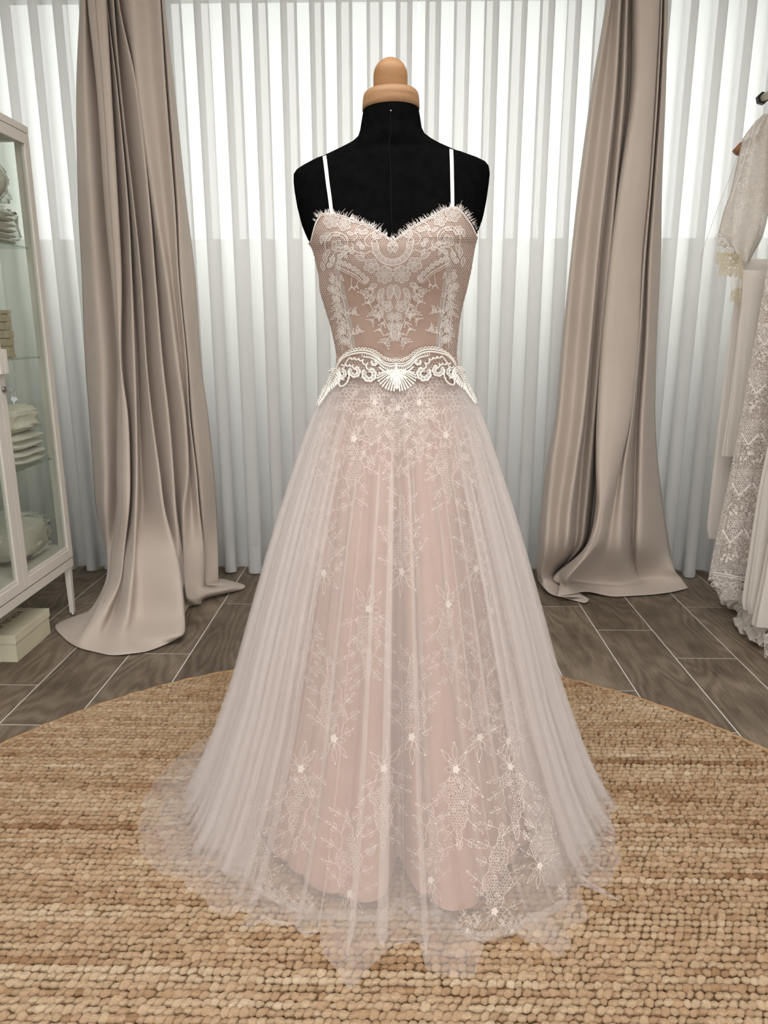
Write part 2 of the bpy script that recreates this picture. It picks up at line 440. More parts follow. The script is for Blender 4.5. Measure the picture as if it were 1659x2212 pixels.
# ================================================================== SHEER CURTAINS
def sheer(name, xa, xb, seed, label):
    rnd = random.Random(seed)
    # widths of the omega folds
    per = []; x = xa
    while x < xb - 0.05:
        w = rnd.uniform(0.094, 0.116); w = min(w, xb - x); per.append((x, w)); x += w
    NS = 22
    zs = [2.50, 2.3, 2.1, 1.9, 1.7, 1.5, 1.38, 1.25, 1.1, 0.9, 0.7, 0.5, 0.35, 0.2, 0.13, 0.07, 0.03, 0.006]
    prm = [dict(A=rnd.uniform(0.038, 0.052), over=rnd.uniform(1.05, 1.42), sp=rnd.uniform(0.0, 0.35),
                ph=rnd.uniform(-0.3, 0.3), dr=rnd.uniform(-0.012, 0.012), kick=rnd.uniform(-0.012, 0.008), len=rnd.uniform(0, 0.014)) for _ in per]
    V = []; nc = len(per) * NS + 1
    for z in zs:
        t = (2.5 - z) / 2.5
        row = []
        for i, (x0, w) in enumerate(per):
            p = prm[i]
            for k in range(NS + (1 if i == len(per) - 1 else 0)):
                ph = 2 * PI * k / NS
                ov = p['over'] * (1.0 - p['sp'] * t ** 0.7)          # folds open a little lower down
                b = w / (2 * PI) * ov * 1.02
                # blend params at the seam between folds
                dx = b * math.sin(2 * ph) * 0.92 + 0.006 * math.sin(ph + p['ph'])
                yy = p['A'] * (1.0 + 0.15 * t) * math.cos(ph)
                win_ = math.sin(PI * k / NS) ** 2
                xx = x0 + w * k / NS + dx + (p['dr'] * t * win_)
                y = 3.115 + yy + p['kick'] * max(0, t - 0.85) * 7 * win_
                zz = z + (p['len'] * win_ if z < 0.02 else 0)
                row.append((xx, y, zz))
        V += row
    body = mesh_obj(name, V, grid_faces(len(zs), nc), 'sheer')
    tag(body, label, 'curtain', 'sheer window curtains')
    # stitched double hem at the foot
    r0 = zs.index(0.13)
    hv = []
    for z in (0.125, 0.07, 0.03, 0.008):
        i = min(range(len(zs)), key=lambda q: abs(zs[q] - z))
        for (a, b_, c_) in V[i * nc:(i + 1) * nc]:
            hv.append((a, b_ - 0.0025, z + (c_ - zs[i])))
    mesh_obj('hem_band', hv, grid_faces(4, nc), 'sheer_hem', body)
    return body
XM = float(at_y(905, 60, 3.1)[0])
sheer('sheer_curtain', -1.93, XM - 0.002, 3, 'long white sheer curtain with pleats hanging behind glass cabinet and beige drape')
sheer('sheer_curtain', XM + 0.002, 1.93, 8, 'long white sheer curtain with pleats hanging behind the rail of hanging gowns')

# ================================================================== BEIGE DRAPES
def drape_sheet(name, rows, ups, upr, mat, parent=None, thick=0.0):
    P = np.array(rows, float)                       # rows x cols x 3
    A = np.array([cr_spline(r, ups) for r in P])    # along the width
    B = cr_spline(A, upr)                           # down the length
    nr, nc = B.shape[0], B.shape[1]
    B[:, :, 2] = np.maximum(B[:, :, 2], 0.004)
    o = mesh_obj(name, B.reshape(-1, 3), grid_faces(nr, nc), mat, parent)
    if thick:
        s = o.modifiers.new('thickness', 'SOLIDIFY'); s.thickness = thick; s.offset = 0
    return o, B
def px_rows(tab, dep, zlist=None):
    """tab rows: (py, [px...]); dep: matching depth Y per column"""
    rows = []
    for (py, xs), ds in zip(tab, dep):
        rows.append([at_y(x, py, d) for x, d in zip(xs, ds)])
    return rows
# ---- left drape: columns
# L edge, flat, tuck, strip l, strip r, tuck, ridge, tuck, ridge, tuck, ridge, tuck, ridge, flat, ridge, tuck, ridge, R edge
Yb = 2.93
fr, bk, md = -0.055, 0.035, -0.015
offL = [0.01, -0.035, 0.03, -0.05, -0.06, 0.03, -0.045, 0.035, -0.055, 0.03, -0.055, 0.01, -0.06, -0.03, -0.06, 0.02, -0.045, 0.03]
tabL = [
 (-170, [178, 184, 189, 186, 220, 219, 224, 222, 236, 235, 247, 246, 265, 300, 332, 329, 338, 342]),
 (0,   [173, 183, 193, 191, 228, 226, 231, 229, 245, 244, 256, 255, 283, 318, 345, 342, 351, 355]),
 (200, [165, 185, 213, 211, 240, 238, 254, 252, 262, 261, 296, 296, 300, 332, 358, 355, 367, 378]),
 (440, [169, 198, 229, 227, 254, 253, 276, 274, 289, 288, 322, 321, 333, 356, 377, 375, 385, 403]),
 (600, [177, 208, 243, 241, 262, 261, 284, 285, 305, 304, 335, 334, 358, 372, 386, 385, 392, 422]),
 (780, [184, 222, 257, 255, 262, 263, 290, 296, 316, 315, 350, 349, 381, 392, 403, 402, 408, 434]),
 (900, [193, 224, 257, 254, 276, 275, 294, 300, 328, 326, 364, 362, 398, 403, 410, 410, 417, 450]),
 (1020, [202, 228, 256, 253, 280, 279, 296, 305, 344, 341, 374, 371, 405, 409, 424, 422, 430, 462]),
 (1100, [208, 228, 256, 254, 278, 277, 294, 308, 354, 350, 379, 380, 396, 413, 430, 430, 437, 468]),
]
depL = [[Yb + 1.25 * o * (0.75 + 0.4 * max(0, r[0]) / 1100) for o in offL] for r in tabL]
for di, r in zip(depL, tabL):                       # the foot swings forward
    k = max(0.0, (r[0] - 600) / 500) ** 1.5
    for c in range(18):
        swing = [0.10, .13, .15, .20, .24, .25, .26, .24, .24, .22, .16, .12, .08, .06, .05, .04, .03, .02][c]
        di[c] -= swing * k
rowsL = px_rows(tabL, depL)
tabL2 = [
 (1190, [228, 232, 243, 241, 267, 268, 290, 300, 375, 376, 389, 394, 397, 416, 440, 438, 444, 471],
        [2.80, 2.77, 2.76, 2.66, 2.60, 2.63, 2.56, 2.60, 2.58, 2.64, 2.66, 2.75, 2.74, 2.76, 2.78, 2.84, 2.84, 2.88]),
 (1255, [233, 228, 236, 234, 258, 262, 284, 304, 386, 388, 386, 398, 400, 420, 440, 440, 446, 472],
        [2.76, 2.70, 2.68, 2.58, 2.50, 2.53, 2.46, 2.52, 2.47, 2.56, 2.60, 2.70, 2.70, 2.72, 2.75, 2.81, 2.81, 2.86]),
]
for py, xs, ds in tabL2: rowsL.append([at_y(x, py, d) for x, d in zip(xs, ds)])
mid = [(222, 1300, .05), (190, 1322, .03), (206, 1322, .05), (205, 1322, .07), (232, 1318, .08), (245, 1322, .05), (275, 1325, .08), (300, 1330, .05), (392, 1330, .07), (392, 1322, .05), (388, 1310, .06), (398, 1292, .03), (405, 1290, .06), (425, 1284, .05), (440, 1272, .06), (455, 1268, .04), (462, 1262, .05), (474, 1250, .03)]
rowsL.append([at_z(*q) for q in mid])
low = [(205, 1318, .006), (128, 1346, .008), (160, 1372, .018), (178, 1378, .028), (208, 1370, .03), (226, 1378, .018), (262, 1376, .03), (300, 1378, .02), (392, 1370, .04), (394, 1345, .02), (394, 1325, .02), (405, 1308, .015), (420, 1303, .025), (440, 1290, .03), (480, 1276, .035), (505, 1264, .03), (500, 1258, .025), (486, 1252, .015)]
rowsL.append([at_z(*q) for q in low])
hemL = [(205, 1320, .004), (124, 1349, .004), (138, 1378, .004), (168, 1398, .005), (205, 1408, .004), (240, 1415, .004), (282, 1412, .008), (330, 1403, .006), (388, 1376, .012), (396, 1350, .005), (397, 1330, .005), (410, 1309, .005), (432, 1305, .006), (444, 1292, .005), (500, 1279, .006), (525, 1272, .006), (526, 1263, .012), (490, 1253, .006)]
rowsL.append([at_z(*q) for q in hemL])
dl, BL = drape_sheet('beige_drape', rowsL, 7, 7, 'drape', None, 0.0016)
tag(dl, 'heavy beige drape puddling widely on the floor beside the white glass cabinet', 'curtain', 'beige drapes')
# stitched side seam on the turned edge
def seam_on(B, frac_c, r0, r1, parent, nm='seam_stitching'):
    mb = MB(); pts = []
    nr, nc, _ = B.shape
    for i in range(r0, r1):
        c = frac_c; a = int(c); t = c - a
        p = B[i, a] * (1 - t) + B[i, a + 1] * t
        d = ORG - p; d /= np.linalg.norm(d)
        pts.append(p + d * 0.002)
    mb.tube(pts, 0.0009, 5); mb.build(nm, 'drape_thread', parent, True)
seam_on(BL, 3 * 7 + 3.0, 7, BL.shape[0] - 16, dl)
# ---- right drape: L edge, ridge, flat, ridge, tuck, ridge, tuck(dark), panel l, panel mid, panel r, strip tuck, strip r, tuck, ridge, R edge
offR = [0.03, -0.03, 0.0, -0.05, 0.02, -0.04, 0.05, -0.06, -0.07, -0.05, -0.03, -0.05, 0.02, -0.035, 0.03]
tabR = [
 (-170, [1330, 1336, 1344, 1354, 1357, 1366, 1369, 1380, 1402, 1424, 1425, 1429, 1430, 1436, 1446]),
 (0,   [1310, 1318, 1326, 1340, 1343, 1355, 1361, 1376, 1408, 1424, 1425, 1430, 1431, 1437, 1443]),
 (200, [1277, 1285, 1305, 1328, 1332, 1347, 1358, 1370, 1394, 1413, 1415, 1421, 1422, 1430, 1438]),
 (400, [1250, 1258, 1282, 1307, 1312, 1330, 1336, 1340, 1372, 1399, 1401, 1407, 1408, 1416, 1430]),
 (560, [1233, 1238, 1264, 1290, 1294, 1316, 1320, 1319, 1352, 1384, 1386, 1393, 1396, 1405, 1427]),
 (740, [1214, 1222, 1248, 1275, 1279, 1298, 1304, 1301, 1340, 1376, 1377, 1381, 1388, 1398, 1418]),
 (900, [1200, 1208, 1235, 1260, 1266, 1284, 1292, 1291, 1326, 1360, 1361, 1366, 1376, 1388, 1415]),
 (1000, [1181, 1194, 1222, 1246, 1256, 1276, 1290, 1288, 1312, 1338, 1342, 1352, 1372, 1385, 1421]),
 (1100, [1170, 1184, 1208, 1232, 1248, 1266, 1282, 1290, 1302, 1315, 1325, 1345, 1370, 1383, 1433]),
 (1180, [1163, 1178, 1202, 1224, 1240, 1254, 1264, 1268, 1282, 1296, 1312, 1342, 1368, 1381, 1446]),
]
depR = []
for r in tabR:
    k = max(0.0, (r[0] - 500) / 680) ** 1.5
    depR.append([2.94 + 1.25 * o * (0.75 + 0.4 * max(0, r[0]) / 1100) - s * k for o, s in
                 zip(offR, [.05, .08, .09, .08, .04, 0.0, -.02, .12, .14, .13, .10, .09, .06, .07, .0])])
rowsR = px_rows(tabR, depR)
midR = [(1159, 1228, .03), (1168, 1240, .07), (1190, 1238, .06), (1205, 1232, .05), (1215, 1232, .04), (1205, 1240, .04), (1196, 1246, .05), (1215, 1234, .09), (1225, 1250, .11), (1238, 1246, .06), (1290, 1250, .05), (1340, 1252, .05), (1375, 1245, .04), (1385, 1240, .05), (1456, 1228, .085)]
rowsR.append([at_z(*q) for q in midR])
hemR = [(1162, 1252, .004), (1175, 1270, .02), (1192, 1284, .012), (1215, 1290, .006), (1240, 1297, .006), (1264, 1302, .008), (1268, 1292, .01), (1205, 1288, .03), (1232, 1284, .028), (1268, 1278, .02), (1320, 1288, .006), (1365, 1287, .006), (1410, 1284, .006), (1450, 1279, .008), (1487, 1270, .012)]
low2 = [tuple(0.5 * (a + b) for a, b in zip(p, q)) for p, q in zip(midR, hemR)]
low2 = [(a, b, max(0.01, c * 0.8)) for a, b, c in low2]
rowsR.append([at_z(*q) for q in low2])
rowsR.append([at_z(*q) for q in hemR])
dr, BR = drape_sheet('beige_drape', rowsR, 7, 7, 'drape', None, 0.0016)
tag(dr, 'heavy beige drape gathered at the top beside the rail of hanging gowns', 'curtain', 'beige drapes')
seam_on(BR, 10 * 7 + 3.0, 7, BR.shape[0] - 30, dr)

# ================================================================== RUG
def fit_circle(pts):
    A = np.array([[2*p[0], 2*p[1], 1] for p in pts]); b = np.array([p[0]**2 + p[1]**2 for p in pts])
    s = np.linalg.lstsq(A, b, rcond=None)[0]
    return s[0], s[1], math.sqrt(s[2] + s[0]**2 + s[1]**2)
RUGZ = 0.010
edge = [at_z(x, y, RUGZ) for x, y in ((0, 1610), (90, 1565), (240, 1512), (400, 1470), (525, 1445), (1195, 1457), (1300, 1484), (1400, 1515), (1530, 1562), (1659, 1622))]
RX, RY, RR = fit_circle(edge)
print('RUG', RX, RY, RR)
rug = empty('jute_rug', 'large round woven jute rug under the wedding dress', 'rug')
rug.location = (RX, RY, 0)
m = MB(); m.lathe([(0.02, 0.0005), (RR - 0.004, 0.0005), (RR, 0.003), (RR - 0.002, 0.006), (0.02, 0.006)], (0, 0, 0), 128)
m.build('rug_backing', 'jute_base', rug, True)
rnd = random.Random(11); nprng = np.random.default_rng(5)
rowp, kp = 0.0150, 0.0145
pts = []; rotz = []; scl = []; tint = []
j = 0
nrow = int(2 * RR / rowp)
base_t = 0.5
walk = 0.0
for j in range(nrow):
    y = -RR + (j + 0.5) * rowp
    half = math.sqrt(max(0, (RR - 0.008) ** 2 - y * y))
    walk = 0.6 * walk + nprng.normal(0, 0.075)
    rowt = 0.52 + walk
    if nprng.random() < 0.10: rowt -= 0.18
    n = int(2 * half / kp)
    ph = nprng.uniform(0, kp)
    # slow drift along the yarn
    k_ = max(2, n // 14 + 2)
    drift = np.interp(np.linspace(0, k_ - 1, max(n, 1)), range(k_), nprng.normal(0, 0.14, k_))
    for i in range(n):
        x = -half + ph + (i + 0.0) * kp + nprng.normal(0, 0.0009)
        if abs(x) > half: continue
        pts.append((x, y + nprng.normal(0, 0.0008), 0.0075 + nprng.uniform(-0.0010, 0.0014)))
        rotz.append(0.50 + nprng.normal(0, 0.22)); s = nprng.uniform(0.86, 1.16)
        scl.append((s * nprng.uniform(0.82, 1.18), s * nprng.uniform(0.85, 1.15), s * nprng.uniform(0.85, 1.15)))
        tint.append(min(1, max(0, rowt + drift[i] + nprng.normal(0, 0.10))))
me = bpy.data.meshes.new('weave'); me.from_pydata(pts, [], [])
for nm, typ, dat in (('tint', 'FLOAT', tint), ('rotz', 'FLOAT', rotz)):
    a = me.attributes.new(nm, typ, 'POINT'); a.data.foreach_set('value', np.array(dat, np.float32))
a = me.attributes.new('scl', 'FLOAT_VECTOR', 'POINT'); a.data.foreach_set('vector', np.array(scl, np.float32).ravel())
weave = bpy.data.objects.new('weave', me); COL.objects.link(weave); weave.parent = rug
tag(weave, kind='stuff')
def weave_nodes():
    ng = bpy.data.node_groups.new('weave_knots', 'GeometryNodeTree')
    ng.interface.new_socket('Geometry', in_out='INPUT', socket_type='NodeSocketGeometry')
    ng.interface.new_socket('Geometry', in_out='OUTPUT', socket_type='NodeSocketGeometry')
    N = ng.nodes; L = ng.links
    gi = N.new('NodeGroupInput'); go = N.new('NodeGroupOutput')
    jn = N.new('GeometryNodeJoinGeometry')
    for q in range(5):                                  # five lumpy loops of yarn, picked at random
        sp = N.new('GeometryNodeMeshUVSphere'); sp.inputs['Segments'].default_value = 14; sp.inputs['Rings'].default_value = 9; sp.inputs['Radius'].default_value = 1.0
        nz = N.new('ShaderNodeTexNoise'); nz.noise_dimensions = '4D'; nz.inputs['W'].default_value = q * 7.3; nz.inputs['Scale'].default_value = 1.5; nz.inputs['Detail'].default_value = 2.0
        ctr = N.new('ShaderNodeVectorMath'); ctr.operation = 'SUBTRACT'; ctr.inputs[1].default_value = (0.5, 0.5, 0.5)
        mul = N.new('ShaderNodeVectorMath'); mul.operation = 'SCALE'; mul.inputs['Scale'].default_value = 1.15
        st = N.new('GeometryNodeSetPosition')
        tf = N.new('GeometryNodeTransform'); tf.inputs['Scale'].default_value = (0.0104, 0.0068 + 0.0003 * (q % 3), 0.0064)
        ss = N.new('GeometryNodeSetShadeSmooth'); sm = N.new('GeometryNodeSetMaterial'); sm.inputs['Material'].default_value = M['jute']
        gi2 = N.new('GeometryNodeGeometryToInstance')
        L.new(nz.outputs['Color'], ctr.inputs[0]); L.new(ctr.outputs[0], mul.inputs[0]); L.new(mul.outputs[0], st.inputs['Offset'])
        L.new(sp.outputs['Mesh'], st.inputs['Geometry']); L.new(st.outputs[0], tf.inputs['Geometry']); L.new(tf.outputs[0], ss.inputs[0]); L.new(ss.outputs[0], sm.inputs[0])
        L.new(sm.outputs[0], gi2.inputs[0]); L.new(gi2.outputs[0], jn.inputs[0])
    ip = N.new('GeometryNodeInstanceOnPoints'); ip.inputs['Pick Instance'].default_value = True
    rv = N.new('FunctionNodeRandomValue'); rv.data_type = 'INT'
    for so in rv.inputs:
        if so.name == 'Max' and so.type == 'INT': so.default_value = 4
        if so.name == 'Min' and so.type == 'INT': so.default_value = 0
    for so in rv.outputs:
        if so.type == 'INT': L.new(so, ip.inputs['Instance Index'])
    r = N.new('GeometryNodeInputNamedAttribute'); r.data_type = 'FLOAT'; r.inputs['Name'].default_value = 'rotz'
    s = N.new('GeometryNodeInputNamedAttribute'); s.data_type = 'FLOAT_VECTOR'; s.inputs['Name'].default_value = 'scl'
    cv = N.new('ShaderNodeCombineXYZ')
    L.new(gi.outputs[0], ip.inputs['Points']); L.new(jn.outputs[0], ip.inputs['Instance'])
    L.new(r.outputs['Attribute'], cv.inputs['Z']); L.new(cv.outputs[0], ip.inputs['Rotation']); L.new(s.outputs['Attribute'], ip.inputs['Scale'])
    L.new(ip.outputs[0], go.inputs[0])
    return ng
gm = weave.modifiers.new('weave_knots', 'NODES'); gm.node_group = weave_nodes()
me.materials.append(M['jute'])
# bound edge cord
m = MB()
ring = []
for k in range(420):
    a = 2 * PI * k / 420; rr_ = RR - 0.003 + 0.0012 * math.sin(k * 2.1)
    ring.append((rr_ * math.cos(a), rr_ * math.sin(a), 0.0075 + 0.001 * math.sin(k * 1.3)))
m.tube(ring, 0.0062, 6, closed=True)
M['jute_edge'] = pbr('jute_edge', srgb(168, 134, 98), srgb(192, 158, 122), 120, rough=0.95, bump=0.5, bscale=300)
m.build('edge_binding', 'jute_edge', rug, True)
# ================================================================== DRESS FORM
DF = 1.50                                            # distance of the form's axis plane
rows_px = [(243, 781, 908), (260, 778, 911), (280, 775, 914), (295, 770, 921), (308, 754, 938), (318, 731, 956), (330, 702, 982),
           (342, 674, 1008), (353, 651, 1036), (361, 638, 1051), (370, 632, 1058), (385, 632, 1060), (405, 634, 1058), (440, 640, 1053),
           (480, 650, 1045), (510, 662, 1034), (530, 676, 1026), (548, 682, 1022), (590, 691, 1015), (627, 694, 1007), (660, 704, 998),
           (700, 716, 990), (740, 725, 986), (765, 729, 984), (790, 728, 987), (812, 718, 996), (845, 702, 1014), (900, 690, 1032), (980, 690, 1036)]
dep_px = [(243, .056, .058), (280, .058, .062), (300, .064, .074), (330, .062, .082), (361, .074, .086), (405, .092, .088), (470, .112, .088),
          (540, .128, .086), (590, .122, .082), (640, .106, .078), (700, .092, .076), (765, .084, .076), (812, .092, .088), (900, .112, .118), (980, .118, .125)]
TORSO = []
for (py, l, r) in rows_px:
    a = at_y(l, py, DF); b = at_y(r, py, DF)
    bf = float(np.interp(py, [d[0] for d in dep_px], [d[1] for d in dep_px])); bb = float(np.interp(py, [d[0] for d in dep_px], [d[2] for d in dep_px]))
    TORSO.append((0.5 * (a[2] + b[2]), 0.5 * (a[0] + b[0]), 0.5 * (b[0] - a[0]), bf, bb))
TORSO = TORSO[::-1]                                   # rising z
TZ = np.array([t[0] for t in TORSO])
def torso_par(z):
    return [float(np.interp(z, TZ, [t[k] for t in TORSO])) for k in (1, 2, 3, 4)]
Z_BUST = float(at_y(850, 548, DF - 0.1)[2]); Z_WAIST = float(at_y(857, 775, DF)[2])
def torso_pt(phi, z, off=0.0, bust=1.0):
    """phi 0 = front, + = picture right; z along the axis; the whole form leans a touch"""
    xc, a, bf, bb = torso_par(z)
    a -= 0.0025
    e = 2.0 if z > 1.36 else (2.35 if z > 1.2 else 2.15)
    s, c = math.sin(phi), math.cos(phi)
    sx = math.copysign(abs(s) ** (2 / e), s); sc = math.copysign(abs(c) ** (2 / e), c)
    b = bf if c > 0 else bb
    x = (a + off) * sx; y = -(b + off) * sc
    if c > 0:
        for sgn in (-1, 1):                           # bust
            dx = (x - sgn * 0.068) / 0.052; dz = (z - Z_BUST) / 0.055
            y -= 0.020 * bust * math.exp(-(dx * dx + dz * dz))
    lean = float(np.interp(z, [0.9, 1.0, 1.2, 1.4], [0.0, 0.018, 0.035, 0.035]))
    return (xc + x, DF + y, z + lean * x)
def torso_mesh(z0, z1, nz, nphi, off, bust=1.0):
    V = []
    for i in range(nz):
        z = z0 + (z1 - z0) * i / (nz - 1)
        for k in range(nphi):
            V.append(torso_pt(2 * PI * k / nphi, z, off, bust))
    return V, grid_faces(nz, nphi, True)
form = empty('dress_form', 'black velvet dress form with pale wooden neck cap and finial', 'mannequin')
zt = TZ[-1]
zz = list(np.linspace(0.80, 1.30, 44)) + list(np.linspace(1.305, zt, 40))
NP_ = 96; V = []
for z in zz:
    for k in range(NP_):
        q = torso_pt(2 * PI * k / NP_, z, 0, 1.0); sh = 1 - 0.28 * max(0.0, min(1.0, (0.985 - z) / 0.06))
        c0 = torso_par(z)[0]; V.append((c0 + (q[0] - c0) * sh, DF + (q[1] - DF) * sh, q[2]))
F = grid_faces(len(zz), NP_, True)
# rounded neck rim and closed bottom
xc, a, bf, bb = torso_par(zt)
for (s_, dz) in ((0.985, 0.004), (0.95, 0.0065), (0.86, 0.0075), (0.4, 0.008)):
    b0 = len(V) - NP_
    for k in range(NP_):
        p = torso_pt(2 * PI * k / NP_, zt, 0)
        V.append((xc + (p[0] - xc) * s_, DF + (p[1] - DF) * s_, p[2] + dz))
    F += [(b0 + k, b0 + (k + 1) % NP_, b0 + NP_ + (k + 1) % NP_, b0 + NP_ + k) for k in range(NP_)]
F.append(tuple(range(len(V) - NP_, len(V)))); F.append(tuple(range(NP_ - 1, -1, -1)))
mesh_obj('torso', V, F, 'velvet', form)
# centre front seam, pins
mb = MB(); mb.tube([Vector(torso_pt(0.0, z, 0.0012)) for z in np.linspace(1.15, zt - 0.01, 30)], 0.0008, 5)
M['velvet_seam'] = pbr('velvet_seam', (0.012, 0.012, 0.012), rough=1.0, spec=0.0)
mb.build('centre_seam', 'velvet_seam', form, True)
mb = MB()
mb.ball(torso_pt(0.01, zt - 0.012, 0.001), 0.0016); mb.build('pin_head', 'steel', form, True)
# neck cap: flattened wooden block, then domed finial
neck = torso_par(zt)
capz = zt + 0.003
def cap_prof(prof, n=48, tilt=0.03):
    V = []
    for (r, z) in prof:
        for k in range(n):
            a_ = 2 * PI * k / n; x = r * math.sin(a_) * neck[1]; y = -r * math.cos(a_) * (neck[2] + 0.002)
            V.append((neck[0] + x, DF + y, capz + z + tilt * x))
    F = grid_faces(len(prof), n, True); F.append(tuple(range(n - 1, -1, -1))); F.append(tuple((len(prof) - 1) * n + k for k in range(n)))
    return V, F
V, F = cap_prof([(0.90, 0.0), (0.975, 0.001), (0.97, 0.010), (0.955, 0.020), (0.92, 0.0275), (0.86, 0.0305), (0.3, 0.0312)])
mesh_obj('neck_cap', V, F, 'beech2', form)
mb = MB(); r = 0.0312
prof = [(r * 0.985, 0.0), (r, 0.006), (r, 0.026)] + [(r * math.cos(t), 0.026 + r * 1.0 * math.sin(t)) for t in np.linspace(0.12, 1.5, 12)]
mb.lathe(prof, (neck[0] - 0.001, DF, capz + 0.030), 40); mb.build('finial', 'beech', form, True)
# stand under the skirt
mb = MB(); mb.tube([(0.02, DF, 0.06), (0.02, DF, 0.84)], 0.014, 14); mb.build('stand_pole', 'black', form, True)
mb = MB(); mb.lathe([(0.16, 0.0), (0.16, 0.012), (0.06, 0.03), (0.02, 0.06)], (0.02, DF, 0.0135), 40); mb.build('stand_base', 'black', form, True)

# ================================================================== WEDDING DRESS
dress = empty('wedding_dress', 'blush wedding gown with white lace bodice and layered tulle skirt on dress form', 'dress')
def proxy(z0, z1, off, bust=1.0, nz=70, nphi=160):
    V, F = torso_mesh(z0, z1, nz, nphi, off, bust)
    return BVHTree.FromPolygons([Vector(v) for v in V], F)
BOD_OFF = 0.0045
bvh_body = proxy(0.86, 1.32, BOD_OFF)
bvh_lace = proxy(0.86, 1.32, BOD_OFF + 0.0006)
bvh_skin = proxy(0.86, TZ[-1], 0.0)
def hit(bvh, px, py):
    d = ray(px, py)
    loc, nor, idx, dist = bvh.ray_cast(Vector(ORG), Vector(d))
    if loc is None: return None
    if nor.dot(Vector(d)) > 0: nor = -nor
    return loc, nor, dist
# neckline in the photograph
TOP = [(640, 560), (672, 520), (682, 483), (690, 468), (699, 461), (718, 461), (738, 466), (759, 473), (780, 481), (799, 489), (815, 498), (830, 507), (848, 519),
       (860, 512), (871, 505), (889, 491), (905, 482), (921, 473), (938, 465), (953, 457), (966, 450), (976, 447), (988, 449), (1000, 460), (1008, 470), (1018, 485), (1030, 510), (1060, 555)]
def top_y(px): return float(np.interp(px, [t[0] for t in TOP], [t[1] for t in TOP]))
# bodice: sheet over the form, cut at the neckline
nph, nzb = 150, 60
topz = []
phis = [2 * PI * k / nph - PI for k in range(nph)]
def project(p):
    d = np.array(p) - ORG; zc = d.dot(_fw)
    return W / 2 + FPX * d.dot(_cx) / zc, H / 2 - FPX * d.dot(_up) / zc
for ph in phis:
    if abs(ph) > 1.75: topz.append(1.19); continue
    lo, hi = 1.10, 1.33
    for z in np.linspace(1.14, 1.33, 120):
        q = torso_pt(ph, z, BOD_OFF); x_, y_ = project(q)
        hi = z
        if y_ < top_y(x_): break
    topz.append(hi)
topz = np.array(topz)
zb = 0.968
V = []
for i in range(nzb):
    t = i / (nzb - 1)
    for k, ph in enumerate(phis):
        z = zb + (topz[k] - zb) * t
        V.append(torso_pt(ph, z, BOD_OFF))
bodice = mesh_obj('bodice', V, grid_faces(nzb, nph, True), 'nude', dress)

# ------------------------------------------------------------------ lace drawing in flat (u, v), mapped on to the cloth
def CX(v): return float(np.interp(v, [440, 518, 590, 740, 820, 900], [846.5, 848, 849, 854, 857, 858]))
def TL(v): return float(np.interp(v, [440, 520, 620, 780, 860], [0.052, 0.045, 0.022, 0.014, 0.012]))
def uv(u, v): return (CX(v) + u, v - TL(v) * u)
class Lace:
    def __init__(s): s.v = []; s.f = []
    def _add(s, v, f):
        b = len(s.v); s.v += v; s.f += [tuple(i + b for i in q) for q in f]
    def line(s, pts, w=1.3, closed=False, taper=False):
        P = np.asarray(pts, float); n = len(P)
        if n < 2: return
        L, R = [], []
        for i in range(n):
            t = (P[(i+1) % n] - P[i-1]) if closed else (P[min(i+1, n-1)] - P[max(i-1, 0)])
            l = math.hypot(*t)
            if l < 1e-6: t = np.array([1.0, 0]); l = 1
            nx, ny = -t[1] / l, t[0] / l
            h = w / 2 * ((1 - 0.75 * i / (n - 1)) if taper else 1)
            L.append((P[i][0] + nx * h, P[i][1] + ny * h)); R.append((P[i][0] - nx * h, P[i][1] - ny * h))
        v = L + R; f = [(i, (i+1) % n, n + (i+1) % n, n + i) for i in range(n if closed else n - 1)]
        s._add(v, f)
    def curve(s, pts, w=1.3, n=6, **k): s.line(cr_spline(pts, n), w, **k)
    def fill(s, pts):
        P = [tuple(p) for p in pts]; c = tuple(np.mean(np.array(P), 0)); n = len(P)
        s._add(P + [c], [(i, (i+1) % n, n) for i in range(n)])
    def dot(s, x, y, r, n=8): s.fill([(x + r * math.cos(2*PI*k/n), y + r * math.sin(2*PI*k/n)) for k in range(n)])
    def ring(s, x, y, r, w=1.2, n=16): s.line([(x + r * math.cos(2*PI*k/n), y + r * math.sin(2*PI*k/n)) for k in range(n)], w, closed=True)
    def build(s, name, bvh, off, mat, parent, jump=0.02):
        pts = []; ok = []
        for (x, y) in s.v:
            h = hit(bvh, x, y)
            if h is None: pts.append((0, 0, 0)); ok.append(None)
            else: pts.append(h[0] + h[1] * off); ok.append(h[2])
        F = []
        for f in s.f:
            ds = [ok[i] for i in f]
            if None in ds or max(ds) - min(ds) > jump: continue
            F.append(f)
        used = sorted({i for f in F for i in f}); mp = {o: n for n, o in enumerate(used)}
        return mesh_obj(name, [pts[i] for i in used], [tuple(mp[i] for i in f) for f in F], mat, parent)
def in_poly(x, y, poly):
    c = False; j = len(poly) - 1
    for i in range(len(poly)):
        xi, yi = poly[i]; xj, yj = poly[j]
        if (yi > y) != (yj > y) and x < (xj - xi) * (y - yi) / (yj - yi) + xi: c = not c
        j = i
    return c
